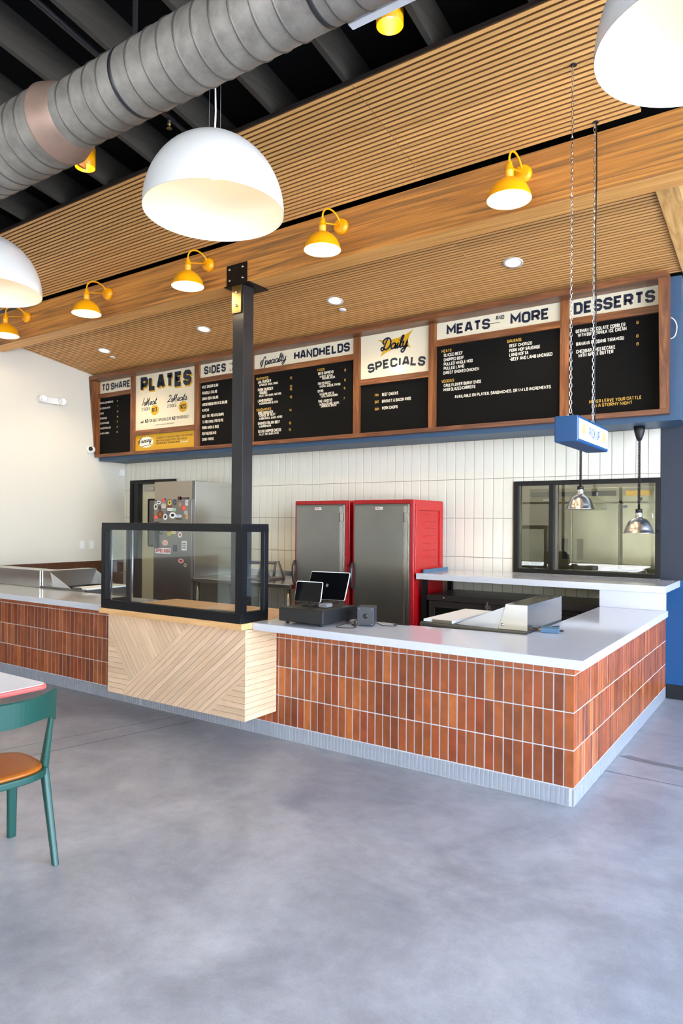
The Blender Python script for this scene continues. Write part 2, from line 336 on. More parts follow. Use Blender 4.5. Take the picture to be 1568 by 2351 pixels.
TEXT = {
 'share': [
  ('BACON CORNBREAD', -7.956, 3.449, 0.315, 0.028, 'w'),
  ('OLIVES & NUTS', -7.955, 3.367, 0.246, 0.028, 'w'),
  ('DIPS', -7.947, 3.288, 0.08, 0.028, 'w'),
  ('SPREADS', -7.949, 3.21, 0.162, 0.028, 'w'),
  ('ONION RINGS', -7.952, 3.136, 0.219, 0.028, 'w'),
  ('MIXED PICKLES', -7.948, 3.058, 0.257, 0.028, 'w'),
  ('CHICA-CORN', -7.946, 2.978, 0.215, 0.028, 'w'),
  ('9', -7.546, 3.45, 0.024, 0.025, 'g'),
  ('7', -7.54, 3.369, 0.021, 0.025, 'g'),
  ('15', -7.549, 3.289, 0.044, 0.025, 'g'),
  ('15', -7.549, 3.209, 0.043, 0.025, 'g'),
  ('9', -7.547, 3.139, 0.029, 0.025, 'g'),
  ('6', -7.546, 3.058, 0.027, 0.025, 'g'),
  ('10', -7.556, 2.979, 0.042, 0.025, 'g'),
  ('TO SHARE', -7.91, 3.644, 0.67, 0.107, 'k'),
 ],
 'plates': [
  ('PLATES', -7.008, 3.541, 1.064, 0.212, 'P'),
  ('1Meat', -6.973, 3.337, 0.361, 0.098, 'c'),
  ('2Meats', -6.425, 3.338, 0.46, 0.095, 'c'),
  ('2 SIDES', -6.981, 3.259, 0.182, 0.045, 't'),
  ('2 SIDES', -6.428, 3.26, 0.184, 0.043, 't'),
  ('$17', -6.75, 3.22, 0.103, 0.068, 'k'),
  ('$23', -6.162, 3.217, 0.108, 0.065, 'k'),
  ('add', -7.002, 3.083, 0.072, 0.042, 'c'),
  ('$2', -6.903, 3.078, 0.065, 0.055, 'k'),
  ('FOR BEEF SPECIALS OR', -6.823, 3.081, 0.473, 0.041, 't'),
  ('$3', -6.325, 3.073, 0.062, 0.055, 'k'),
  ('FOR BRISKET', -6.251, 3.081, 0.269, 0.043, 't'),
  ('WHEN AVAILABLE. LIMITED SUPPLY', -6.682, 3.024, 0.416, 0.016, 't'),
  ('Sourcing', -7.047, 2.785, 0.324, 0.072, 'c'),
  ('WE SOURCE ALL OF OUR MEATS LOCALLY AND SUSTAINABLY', -6.663, 2.831, 0.771, 0.027, 't'),
  ('FROM TEXAS. WE USE PEACEFUL PORK, AKAUSHI,', -6.662, 2.79, 0.648, 0.027, 't'),
  ('FREE RANGE BEEF, TEXAS RAIN FARMS', -6.662, 2.751, 0.489, 0.027, 't'),
  ('& more!', -6.16, 2.748, 0.174, 0.04, 'cw'),
 ],
 'sides': [
  ('SIDES', -5.7, 3.644, 0.406, 0.11, 'k'),
  ('MEDIUM', -5.225, 3.713, 0.214, 0.035, 'k'),
  ('LARGE', -5.224, 3.639, 0.173, 0.035, 'k'),
  ('KALE CAESAR SLAW', -5.734, 3.457, 0.303, 0.04, 'w'),
  ('ARUGULA SALAD', -5.733, 3.375, 0.279, 0.04, 'w'),
  ('GRAIN-BOW SALAD', -5.732, 3.296, 0.3, 0.04, 'w'),
  ('HORSERADISH POTATO SALAD', -5.731, 3.216, 0.464, 0.04, 'w'),
  ('KIMCHI', -5.73, 3.139, 0.128, 0.04, 'w'),
  ('BEEF FAT POTATO CHIPS', -5.729, 3.058, 0.4, 0.04, 'w'),
  ('TX RED CHILI FRITO PIE', -5.724, 2.98, 0.391, 0.04, 'w'),
  ('PORK HASH & RICE', -5.728, 2.901, 0.317, 0.04, 'w'),
  ('REFRIED BEANS', -5.727, 2.821, 0.264, 0.04, 'w'),
  ('CHIKI-PAPAS', -5.726, 2.743, 0.216, 0.04, 'w'),
 ],
 'handhelds': [
  ('Specialty', -4.695, 3.642, 0.485, 0.102, 'c'),
  ('HANDHELDS', -4.145, 3.643, 0.828, 0.107, 'k'),
  ('BURGERS', -4.755, 3.463, 0.2, 0.03, 'g'),
  ('L&L BURGER', -4.728, 3.416, 0.216, 0.037, 'w'),
  ('W/PICKLES, ONION, SAUCE', -4.709, 3.38, 0.313, 0.027, 'w'),
  ('PORK BURGER', -4.73, 3.315, 0.252, 0.037, 'w'),
  ('-DOUBLE', -4.712, 3.277, 0.145, 0.034, 'w'),
  ('W/LET, TOM, ONION, MUSTARD', -4.708, 3.241, 0.363, 0.027, 'w'),
  ('LAMB BURGER', -4.728, 3.175, 0.243, 0.036, 'w'),
  ('W/CHIMICHURRI & FETA', -4.707, 3.142, 0.31, 0.027, 'w'),
  ('SANDWICHES', -4.751, 3.064, 0.244, 0.03, 'g'),
  ('BBQ SANDWICH', -4.721, 3.02, 0.244, 0.036, 'w'),
  ('-CHOICE OF MEAT', -4.715, 2.986, 0.28, 0.034, 'w'),
  ('W/BBQ SAUCE, ONION, HERBS', -4.705, 2.95, 0.38, 0.027, 'w'),
  ('SMOKED ITALIAN BEEF', -4.725, 2.885, 0.362, 0.037, 'w'),
  ('W/GIARDINIERA', -4.706, 2.85, 0.201, 0.028, 'w'),
  ('TEXAS CHOPPED CHEESE', -4.724, 2.783, 0.387, 0.037, 'w'),
  ('W/LET, TOM, ONION, MAYO', -4.705, 2.749, 0.324, 0.027, 'w'),
  ('15', -4.208, 3.414, 0.036, 0.031, 'g'),
  ('14', -4.207, 3.313, 0.036, 0.031, 'g'),
  ('15', -4.207, 3.276, 0.036, 0.031, 'g'),
  ('15', -4.206, 3.178, 0.036, 0.031, 'g'),
  ('14', -4.212, 3.017, 0.036, 0.031, 'g'),
  ('15', -4.217, 2.856, 0.036, 0.031, 'g'),
  ('15', -4.22, 2.775, 0.036, 0.031, 'g'),
  ('TACOS', -3.792, 3.462, 0.115, 0.029, 'g'),
  ('VATO SUPREMO', -3.776, 3.415, 0.227, 0.034, 'w'),
  ('W/BEEF, BEANS,', -3.75, 3.38, 0.196, 0.025, 'w'),
  ('AVOCADO, SALSA', -3.713, 3.354, 0.188, 0.025, 'w'),
  ('FRITO RICO', -3.775, 3.293, 0.181, 0.033, 'w'),
  ('W/CHILI, CHEESE, FRITOS', -3.751, 3.261, 0.303, 0.027, 'w'),
  ('GYRO', -3.777, 3.204, 0.082, 0.033, 'w'),
  ('W/LAMB KOFTA,', -3.75, 3.168, 0.218, 0.027, 'w'),
  ('FETA, CHIMICHURRI', -3.727, 3.139, 0.241, 0.027, 'w'),
  ('THE LONCITO', -3.77, 3.081, 0.204, 0.033, 'w'),
  ('W/PULLED HOG, ONION,', -3.749, 3.046, 0.29, 0.027, 'w'),
  ('CRACKLIN, SALSA', -3.726, 3.021, 0.225, 0.027, 'w'),
  ('8', -3.39, 3.416, 0.018, 0.029, 'g'),
  ('6', -3.391, 3.3, 0.018, 0.029, 'g'),
  ('9', -3.397, 3.205, 0.018, 0.029, 'g'),
  ('7', -3.402, 3.085, 0.018, 0.029, 'g'),
 ],
 'daily': [
  ('FRI', -2.971, 3.078, 0.048, 0.031, 'g'),
  ('BEEF CHEEKS', -2.876, 3.074, 0.207, 0.034, 'w'),
  ('SAT', -2.97, 3.0, 0.051, 0.031, 'g'),
  ('BRISKET & BACON RIBS', -2.876, 2.998, 0.369, 0.034, 'w'),
  ('SUN', -2.969, 2.92, 0.055, 0.031, 'g'),
  ('PORK CHOPS', -2.875, 2.921, 0.202, 0.034, 'w'),
  ('Daily', -2.882, 3.594, 0.374, 0.127, 'c'),
 ],
 'meats': [
  ('MEATS', -2.082, 3.641, 0.488, 0.108, 'k'),
  ('AND', -1.535, 3.716, 0.092, 0.043, 'k'),
  ('MORE', -1.379, 3.642, 0.396, 0.109, 'k'),
  ('MEATS', -2.138, 3.464, 0.114, 0.031, 'g'),
  ('SLICED BEEF', -2.113, 3.417, 0.22, 0.033, 'w'),
  ('CHOPPED BEEF', -2.112, 3.368, 0.231, 0.033, 'w'),
  ('PULLED WHOLE HOG', -2.112, 3.322, 0.33, 0.033, 'w'),
  ('PULLED LAMB', -2.112, 3.277, 0.235, 0.033, 'w'),
  ('DIRECT SMOKED CHICKEN', -2.115, 3.229, 0.403, 0.033, 'w'),
  ('VEGGIES', -2.136, 3.142, 0.144, 0.031, 'g'),
  ('CAULIFLOWER BURNT ENDS', -2.11, 3.095, 0.42, 0.033, 'w'),
  ('MISO GLAZED CARROTS', -2.114, 3.049, 0.363, 0.033, 'w'),
  ('AVAILABLE ON PLATES, SANDWICHES, OR 1/4 LB INCREMENTS.', -1.982, 2.964, 1.024, 0.031, 'w'),
  ('SAUSAGE', -1.41, 3.467, 0.151, 0.03, 'g'),
  ('BEEF CHORIZO', -1.388, 3.417, 0.233, 0.031, 'w'),
  ('PORK HOP SAUSAGE', -1.388, 3.369, 0.314, 0.033, 'w'),
  ('LAMB KOFTA', -1.387, 3.325, 0.195, 0.033, 'w'),
  ('-BEEF AND LAMB UNCASED', -1.384, 3.28, 0.431, 0.033, 'w'),
 ],
 'desserts': [
  ('DESSERTS', -0.752, 3.641, 0.717, 0.113, 'k'),
  ('GERMAN CHOCOLATE COBBLER', -0.732, 3.462, 0.446, 0.033, 'w'),
  ('WITH BUTTERMILK ICE CREAM', -0.712, 3.423, 0.437, 0.033, 'w'),
  ('BANANA PUDDING TIRAMISU', -0.727, 3.34, 0.431, 0.033, 'w'),
  ('CHEDDAR CHEESECAKE', -0.726, 3.268, 0.355, 0.033, 'w'),
  ('WITH APPLE BUTTER', -0.706, 3.228, 0.317, 0.033, 'w'),
  ('9', -0.191, 3.465, 0.019, 0.027, 'g'),
  ('8', -0.191, 3.343, 0.019, 0.027, 'g'),
  ('8', -0.19, 3.27, 0.019, 0.027, 'g'),
  ('NEVER LEAVE YOUR CATTLE', -0.603, 2.781, 0.459, 0.031, 'g'),
  ('IN A STORMY NIGHT.', -0.565, 2.741, 0.353, 0.031, 'g'),
 ],
}
# ============================================================ THE SETTING
XL, YB, XR, YF = -7.988, 3.09, 5.0, -8.0
floor = struct('floor', MB().box(XL-.2, XR+.2, YF-.2, 6.2, -.12, 0), 'floor')
# saw cuts in the slab: thin recessed-looking joints of dark filler
for pts in ([(-3.95, -2.9), (-3.109, -.083), (-2.72, 1.2)], [(-4.9, -3.2), (-3.636, -1.224), (-3.35, .0)]):
    pass
def strip(p, q, w, z=.0012):
    p, q = Vector(p), Vector(q); d = (q-p).normalized(); n = Vector((-d.y, d.x))*w/2
    return MB().add([(p.x-n.x, p.y-n.y, z), (q.x-n.x, q.y-n.y, z), (q.x+n.x, q.y+n.y, z), (p.x+n.x, p.y+n.y, z)], [(0, 1, 2, 3)])
MT['joint'] = mat('joint_filler', (92, 90, 90), .7)
MT['stain'] = mat('floor_patch', (118, 116, 116), .5, var=.2, scale=9)
for p, q, w in (((-3.55, -2.1), (-3.05, .0), .008), ((-4.0, -2.7), (-3.27, .0), .006), ((-.2, .735), (3.5, .70), .006)):
    j = struct('floor_joint', strip(p, q, w), 'joint'); j.parent = floor
sp = [(0.0, 1.10), (.06, 1.15), (.2, 1.12), (.5, 1.10), (1.1, 1.06), (1.1, 1.0), (.5, 1.04), (.22, 1.05), (.08, 1.07)]
j = struct('floor_stain', MB().add([(x, y, .001) for x, y in sp], [tuple(range(len(sp)))]), 'stain'); j.parent = floor
struct('wall_left', MB().box(XL-.2, XL, YF-.2, YB+.16, 0, 6.3), 'wall_white')

# back wall with its tiled face, pass-through window and kitchen door
WX0, WX1, WZ0, WZ1 = -1.508, -.0615, 1.128, 2.096
DX0, DX1, DZ1 = -7.83, -6.70, 2.29
b = MB(); yb0, yb1 = YB+.01, YB+.15
b.box(XL, DX0, yb0, yb1, 0, 4.3); b.box(DX0, DX1, yb0, yb1, DZ1, 4.3); b.box(DX1, WX0, yb0, yb1, 0, 4.3)
b.box(WX0, WX1, yb0, yb1, 0, WZ0); b.box(WX0, .177, yb0, yb1, WZ1 if False else 2.572, 4.3); b.box(WX0, WX1, yb0, yb1, WZ1, 2.572)
wall_back = struct('wall_back', b, 'grout_white')
def tile_mesh(name, w, h, d, m, ch=.0025):
    vs = [(0, 0, 0), (w, 0, 0), (w, 0, h), (0, 0, h), (0, -d+ch, 0), (w, -d+ch, 0), (w, -d+ch, h), (0, -d+ch, h),
          (ch, -d, ch), (w-ch, -d, ch), (w-ch, -d, h-ch), (ch, -d, h-ch)]
    fs = [(0, 1, 5, 4), (1, 2, 6, 5), (2, 3, 7, 6), (3, 0, 4, 7), (4, 5, 9, 8), (5, 6, 10, 9), (6, 7, 11, 10), (7, 4, 8, 11), (8, 9, 10, 11)]
    me = bpy.data.meshes.new(name); me.from_pydata(vs, [], fs); me.materials.append(MT[m]); return me
TW, TH, G = .1125, .4347, .0056
wt = tile_mesh('wall_tile', TW-G, TH-G, .0035, 'wall_tile', .0012)
low = MB()
xs = []
x = WX1
while x > XL+.01: xs.append((max(x-TW, XL), x)); x -= TW
rows = [2.139+TH, 2.139, 1.705, 1.269, .834, .40]
for x0, x1 in xs:
    for zt in rows:
        z0, z1 = zt-TH, zt
        if z1 < .05: continue
        pieces = [(z0, min(z1, 2.569))]
        cx = (x0+x1)/2
        for hx0, hx1, hz0, hz1 in ((WX0, WX1, WZ0, WZ1), (DX0, DX1, -1, DZ1)):
            if hx0 < cx < hx1:
                np_ = []
                for a, c in pieces:
                    if c <= hz0 or a >= hz1: np_.append((a, c)); continue
                    if a < hz0-.01: np_.append((a, hz0))
                    if c > hz1+.01: np_.append((hz1, c))
                pieces = np_
        for a, c in pieces:
            if zt < .9:
                low.box(x0+G/2, x1-G/2, YB+.0065, YB+.0101, max(a, 0)+G/2, c-G/2)
            else:
                o = link('wall_tile', wt, wall_back, (x0+G/2, YB+.010, a+G/2))
                o.scale = ((x1-x0-G)/(TW-G), 1, (c-a-G)/(TH-G))
                o.rotation_euler = (random.uniform(-.004, .004), 0, random.uniform(-.006, .006))
o = part('wall_tile_rows', low, 'wall_tile', wall_back, world=False, kind='stuff')
# painted end of the back wall, black rubber base
b = MB().box(WX1, 3.4, YB, YB+.15, 1.122, 4.3); struct('wall_right_of_kitchen', b, 'navy') if False else None
nav = struct('trim_1', MB().box(WX1+.001, XR, YB, YB+.15, 1.122, 2.57), 'navy')
struct('trim_3', MB().box(.1775, XR, YB, YB+.15, 2.5705, 4.6), 'blue_soffit')
struct('trim_2', MB().box(-.4, XR, YB, YB+.15, .12, 1.1215), 'blue')
struct('baseboard_back', MB().box(.001, XR, YB-.012, YB, 0, .135).box(0.001, XR, YB, YB+.15, 0, .12), 'blackwall')
# right and front walls of the hall, glazed to the daylight
b = MB(); b.box(XR, XR+.2, YF, 2.3, 0, .15).box(XR, XR+.2, YF, 2.3, 4.2, 6.3).box(XR, XR+.2, 2.3, 6, 0, 6.3).box(XR, XR+.2, YF-.2, YF+.5, 0, 6.3)
struct('wall_right', b, 'wall_white')
b = MB(); b.box(XL, XR, YF-.2, YF, 0, .3).box(XL, XR, YF-.2, YF, 2.8, 6.3).box(XL, -6.5, YF-.2, YF, .3, 2.8)
struct('wall_front', b, 'wall_white')
wn_ = MB()
for x in (-6.5, -4.3, -2.1, .1, 2.3, 4.5): wn_.box(x-.03, x+.03, YF-.1, YF-.03, .3, 2.8)
wn_.box(-6.5, XR, YF-.1, YF-.03, 2.2, 2.25)
struct('window_1', wn_, 'frame_black')
wn_ = MB()
for y in (-7.5, -5.05, -2.6, -.15, 2.27): wn_.box(XR+.03, XR+.1, y-.03, y+.03, .15, 4.2)
wn_.box(XR+.03, XR+.1, -7.5, 2.3, 2.7, 2.76)
struct('window_2', wn_, 'frame_black')
gm = mat('outdoor_ground', (190, 184, 172), .9)
MT['tree_green'] = mat('far_tree_green', (84, 80, 62), .9, var=.4, scale=.6)
MT['added_overhang_mat'] = mat('added_overhang_brown', (120, 96, 70), .8)
struct('added_overhang', MB().box(XL-1, XR+.2, YF-3.6, YF-.2, 3.15, 3.3), 'added_overhang_mat')  # unseen overhang, added to cut sky light through the front openings
struct('tree_line', MB().box(-26, 18, -24, -22, -.1, 5.0), 'tree_green')
struct('ground', MB().box(-60, 60, -60, 60, -.3, -.13), gm)

# roof deck and joists
SJ = -.18
def zj(y): return 4.402+SJ*(y-.83)          # underside of the joists
def slope_box(mb, x0, x1, y0, y1, za, zb, fn=zj):
    vs = [(x, y, fn(y)+z) for z in (za, zb) for y in (y0, y1) for x in (x0, x1)]
    return mb.add(vs, [(0, 2, 3, 1), (4, 5, 7, 6), (0, 1, 5, 4), (2, 6, 7, 3), (0, 4, 6, 2), (1, 3, 7, 5)])
ceiling = struct('ceiling', slope_box(MB(), XL-.2, XR+.2, YF-.2, YB+.2, .28, .34), 'deck')
x = -.808-.636*11
jm = slope_box(MB(), -.042, 0, YF, .845, 0, .279).mesh('joist', 'joist', .003)
while x < XR:
    if x > XL+.05: link('joist', jm, ceiling, (x, 0, 0))
    x += .636

# slatted panels
MT['slat_side_shade'] = mat('slat_side_painted_shade', (146, 98, 52), .6)  # darker tone painted on the slat sides as shade in the gaps
def slat_panel(label, y0, y1, zf, sl, xs_, name='slatted_ceiling_panel'):
    t = thing(name, label, 'ceiling panel', (-3.9, y0, zf(y0)))
    ang = math.atan(sl); P = .0415; w = .0298; th = .016
    ln = (y1-y0)/math.cos(ang); n = int(ln/P)
    ms = {}
    for i in range(n):
        s = i*P+.006
        y = y0+s*math.cos(ang); z = zf(y)
        for a, c in xs_:
            k = round(c-a, 3)
            if k not in ms:
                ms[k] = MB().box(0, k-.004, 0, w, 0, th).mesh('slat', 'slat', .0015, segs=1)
                ms[k].materials.append(MT['slat_side_shade'])
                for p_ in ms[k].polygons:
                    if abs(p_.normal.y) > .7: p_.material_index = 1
            o = link('slat', ms[k], t, Vector((a+.002, y, z))-t.location); o.rotation_euler = (ang, 0, 0)
    bk = MB(); x0, x1 = xs_[0][0], xs_[-1][1]
    bk.add([(x, y, zf(y)+z) for z in (th+.001, th+.012) for y in (y0, y1) for x in (x0, x1)], [(0, 2, 3, 1), (4, 5, 7, 6), (0, 1, 5, 4), (2, 6, 7, 3), (0, 4, 6, 2), (1, 3, 7, 5)])
    part('backing', bk, 'slat_back', t)
    return t
zup = lambda y: 4.369+SJ*(y-.83)
zlo = lambda y: 4.051-.1465*(y-1.329)
xsU = [(-7.985, -5.83), (-5.83, -3.64), (-3.64, -1.42), (-1.42, .184)]
t = slat_panel('golden wood slat ceiling panel in front of the timber beam', -.25, .815, zup, SJ, xsU)
part('edge_strip', MB().add([(x, y, z) for x in (-7.985, .184) for y, z in ((-.256, zup(-.256)+.003), (-.250, zup(-.25)+.003), (-.250, zup(-.25)+.030), (-.256, zup(-.256)+.030))],
     [(0, 1, 2, 3), (7, 6, 5, 4), (0, 4, 5, 1), (1, 5, 6, 2), (2, 6, 7, 3), (3, 7, 4, 0)]), 'slat_back', t)
slat_panel('golden wood slat ceiling panel between the timber beam and menu board', 1.075, 2.61, zlo, -.1465, xsU)
# beam
bm_ = MB().box(XL+.001, 3.0, .851, 1.07, 3.939, 4.352).mesh('timber_beam', 'fir', .004)
bm_.materials.append(MT['fir_light'])
for p in bm_.polygons:
    if p.normal.z < -.7: p.material_index = 1
beam = tag(link('timber_beam', bm_), 'long reclaimed timber beam carrying the yellow lamps', 'beam', kind='structure')
t_r = MB()
t_r.add([(x, y, zlo(y)+z) for z in (-.02, .22) for y in (1.071, 3.3) for x in (.190, .345)], [(0, 2, 3, 1), (4, 5, 7, 6), (0, 1, 5, 4), (2, 6, 7, 3), (0, 4, 6, 2), (1, 3, 7, 5)])
tag(link('timber_rafter', t_r.mesh('timber_rafter', 'fir_y', .003)), 'pale timber rafter closing the right end of the slatted ceiling', 'beam', kind='structure')
# steel column with its beam bracket
t = thing('steel_column', 'charcoal square steel column rising behind the black display case to the beam', 'column', (-3.45, .93, 0))
cx0, cx1, cy0, cy1 = -3.522, -3.380, .851, .993
part('shaft', MB().box(cx0, cx1, cy0, cy1, 0, 3.925), 'steel_dark', t, .004)
part('cap_plate', MB().box(-3.62, -3.30, .835, 1.12, 3.925, 3.9385), 'plate_black', t, .001)
pl = part('bracket_plate', MB().box(-3.595, -3.335, .838, .8505, 3.9386, 4.135), 'plate_black', t, .001)
st = part('strap', MB().box(-3.522, -3.405, .838, .8505, 3.66, 3.924), 'plate_gold', t, .001)
for (x, z, pa) in ((-3.55, 4.09, pl), (-3.38, 4.09, pl), (-3.38, 3.985, pl), (-3.55, 3.985, pl), (-3.465, 3.86, st), (-3.465, 3.73, st)):
    part('bolt', MB().lathe([(0, .014), (.010, .014), (.013, .008), (.013, 0)], 8, Matrix.Translation((x, .8385, z)) @ Matrix.Rotation(PI/2, 4, 'X')), 'chrome', pa, root=t)
# soffit
sf = MB().box(XL+.002, .177, 2.614, YB+.0, 2.57, 3.845)
tag(link('soffit', sf.mesh('soffit', 'blue_soffit', .002)), 'blue painted soffit behind and under the menu board', 'soffit', kind='structure')
# wainscot along the left wall
t = thing('wainscot', 'brown wood wainscot on the left white wall behind the counter', 'wainscot', (XL, 1, 0))
y = -6.0
while y < 3.0:
    part('panel', MB().box(XL, XL+.012, y+.002, min(y+1.2, 3.08)-.002, .1, 1.0), 'wainscot', t); y += 1.2
part('cap_rail', MB().box(XL, XL+.024, -6.0, 3.08, 1.0, 1.03), 'wainscot', t)
# door and its frame
DI0, DI1 = -7.76, -6.86
fr = struct('door_1', MB().box(DX0, DI0, YB-.015, YB+.16, 0, DZ1).box(DI1, DI1+.09, YB-.015, YB+.16, 0, DZ1).box(DI0, DI1, YB-.015, YB+.16, DZ1-.055, DZ1), 'frame_black', .002)
part('fill', MB().box(DI1+.09, DX1, YB, YB+.15, 0, DZ1), 'wall_tile', fr, world=False)
part('door_leaf', MB().box(DI0+.005, DI1-.003, YB+.10, YB+.145, .01, DZ1-.06), 'door', fr, .002, world=False)
pane = part('door_window', MB().box(-7.50, -7.05, YB+.085, YB+.1, 1.25, 2.0).box(0, 0, 0, 0, 0, 0), 'rubber', fr, .03, world=False)
part('window_pane', MB().box(-7.475, -7.075, YB+.078, YB+.084, 1.28, 1.97), 'steel_matte', fr, world=False)
part('door_closer', MB().box(-7.55, -7.32, YB+.03, YB+.10, 2.12, 2.19), 'steel', fr, .008, world=False)
part('door_jamb_reveal', MB().box(DI0, DI0+.10, YB+.0, YB+.10, 0, DZ1-.056), 'black', fr, world=False)  # black inner side of the deep door frame
# pass-through window
w = struct('window_3', MB().box(WX0, WX0+.042, YB-.012, YB+.12, WZ0, WZ1).box(WX1-.045, WX1, YB-.012, YB+.12, WZ0, WZ1).box(WX0+.042, WX1-.045, YB-.012, YB+.12, WZ1-.042, WZ1)
   .box(WX0+.042, WX1-.045, YB-.012, YB+.12, WZ0, WZ0+.038).box(-1.128, -1.083, YB-.018, YB+.12, WZ0+.038, WZ1-.042), 'frame_black', .002)
part('window_pane', MB().box(WX0+.042, -1.13, YB+.05, YB+.056, WZ0+.038, WZ1-.042), 'glass', w, world=False)
part('window_pane', MB().box(-1.082, WX1-.045, YB+.05, YB+.056, WZ0+.038, WZ1-.042), 'glass', w, world=False)
part('aluminium_edge', MB().box(WX0+.043, WX0+.062, YB+.03, YB+.07, WZ0+.039, WZ1-.043).box(-1.082, -1.05, YB+.03, YB+.07, WZ0+.039, WZ1-.043), 'steel_matte', w, world=False)
# kitchen behind
b = MB().box(-8, 3.4, 6.0, 6.2, 0, 3.2).box(-8.2, -8, 3.25, 6.2, 0, 3.2).box(3.2, 3.4, 3.25, 6.0, 0, 3.2)
struct('wall_kitchen', b, 'cream_wall')
struct('ceiling_kitchen', MB().box(-8, 3.4, 3.25, 6.2, 3.0, 3.1), 'cream_wall')
struct('wall_kitchen_side', MB().box(-2.6, -2.5, 3.25, 6, 0, 3.0), 'cream_wall')
lightpoint('kitchen_lamp', (-1.0, 3.9, 2.9), 17, (1, .94, .86), 1.2, kind='AREA')

# ============================================================ THE COUNTER
H = .914
def counter_tiles(parent, org, ax, n, x_start, name_cut=True, widths=.0615, base_ind=True, count=None):
    pass
TP, TRH = .0615, .2183
tm = [tile_mesh('terracotta_tile', TP-.0075, TRH-.0072, .0035+.0006*k, 'terracotta', .0014) for k in range(3)]
bt = tile_mesh('base_tile', .0292-.0055, .105-.004, .0045, 'base_tile', .0015)
tms = [tile_mesh('terracotta_tile', TP-.0075, TRH-.0072, .0020, 'terracotta', .0008) for k in range(3)]
def run_tiles(parent, p0, rot, count, flip, base_objs, cutrow=True):
    """tiles from p0 going along local +x (rot about z)"""
    Rm = Matrix.Rotation(rot, 4, 'Z'); T = Matrix.Translation(p0)
    cut = MB(); base = MB()
    for i in range(count):
        for r in range(3):
            o = link('terracotta_tile', random.choice(tms if rot else tm), parent)
            o.matrix_local = T @ Rm @ Matrix.Translation((i*TP+.003, random.uniform(-.0003, .0003), .1085+r*TRH+.003)) @ Matrix.Rotation(0 if rot else random.uniform(-.006, .006), 4, 'X') @ Matrix.Rotation(random.uniform(-.01, .01), 4, 'Z')
            vs = None
        cut.box(i*TP+.003, (i+1)*TP-.0045, -.0040, 0, .1085+3*TRH+.003, .857, T @ Rm)
    nb = int(count*TP/.0292)
    for i in range(nb):
        if base_objs:
            o = link('base_tile', bt, parent); o.matrix_local = T @ Rm @ Matrix.Translation((i*.0292+.002, 0, .003))
        else:
            base.box(i*.0292+.002, (i+1)*.0292-.0035, -.0045, 0, .003, .105, T @ Rm)
    part('cut_tile_row', cut, 'terracotta_cut', parent, world=False, kind='stuff')
    if not base_objs: part('base_tile_row', base, 'base_tile', parent, world=False, kind='stuff')
MT['terracotta_cut'] = mat('terracotta_cut', (168, 88, 46), .34, var=.2, scale=9)
# right-hand counter body: front leg and the return along the pick-up side (local origin 0,0,0)
cr_ = thing('tiled_counter', 'terracotta tiled counter body wrapping the near corner under the white top', 'counter')
part('grout_bed', MB().box(-3.80, -.008, .008, .12, 0, .857).box(-.12, -.008, .12, 3.08, 0, .857), 'grout', cr_, world=False)
run_tiles(cr_, (-.0 - 37*TP - .001, .008, 0), 0, 37, False, True)
run_tiles(cr_, (-.008, .0, 0), PI/2, 50, False, False)
# floor-level tiles running on under the wooden box
cu = MB(); bu = MB()
for i in range(24):
    x1 = -37*TP-.001-i*TP
    cu.box(x1-TP+.003, x1-.0045, .0040, .008, .1115, .30)
for i in range(52):
    x1 = -37*TP-.001-i*.0292
    bu.box(x1-.0272, x1-.0035, .0035, .008, .003, .105)
part('shadowed_tile_row', cu, 'terracotta_cut', cr_, world=False, kind='stuff'); part('base_tile_row', bu, 'base_tile', cr_, world=False, kind='stuff')
cl_ = thing('tiled_counter', 'terracotta tiled counter body left of the wooden box', 'counter', (0, 0, 0))
NL = 67
part('grout_bed', MB().box(XL+.03, -3.80, .008, .12, 0, .857), 'grout', cl_, world=False)
run_tiles(cl_, (-3.80-NL*TP, .008, 0), 0, NL, False, False)
# quartz tops
def lprism(mb, poly, z0, z1): return mb.prism(poly, lambda a, b_, d: (a, b_, d), z0, z1)
poly = [(-2.203, -.31), (.128, -.31), (.128, 2.33), (-.42, 2.33), (-.42, .36), (-1.20, .28), (-2.203, .28)]
q = link('quartz_countertop', lprism(MB(), poly, .861, H).mesh('quartz_countertop', 'quartz', .004)); tag(q, 'glossy white countertop on the near corner of the tiled counter', 'countertop')
q2 = link('quartz_countertop', MB().box(XL+.028, -3.812, -.31, .255, .861, H).mesh('quartz_countertop', 'quartz', .004)); tag(q2, 'white countertop left of the black display case', 'countertop')
# raised pick-up shelf
ps = thing('pickup_shelf', 'raised white pick-up shelf against the kitchen window', 'shelf', (-1, 2.7, .9))
part('shelf_top', MB().box(-2.262, .113, 2.287, 3.086, 1.062, 1.122), 'quartz', ps, .003)
part('riser', MB().box(-.425, .112, 2.290, 2.345, H+.0005, 1.0615), 'quartz', ps, .002)
part('side_panel', MB().box(-.43, -.06, 2.346, 3.07, H, 1.0615), 'black', ps)
for y in (2.36, 2.98): part('leg', MB().box(-2.235, -2.185, y, y+.05, 0, 1.0615), 'frame_black', ps, .002)
part('back_strip', MB().box(-2.25, -2.235, 2.42, 3.0, 1.1225, 1.155), 'greyblue', ps)
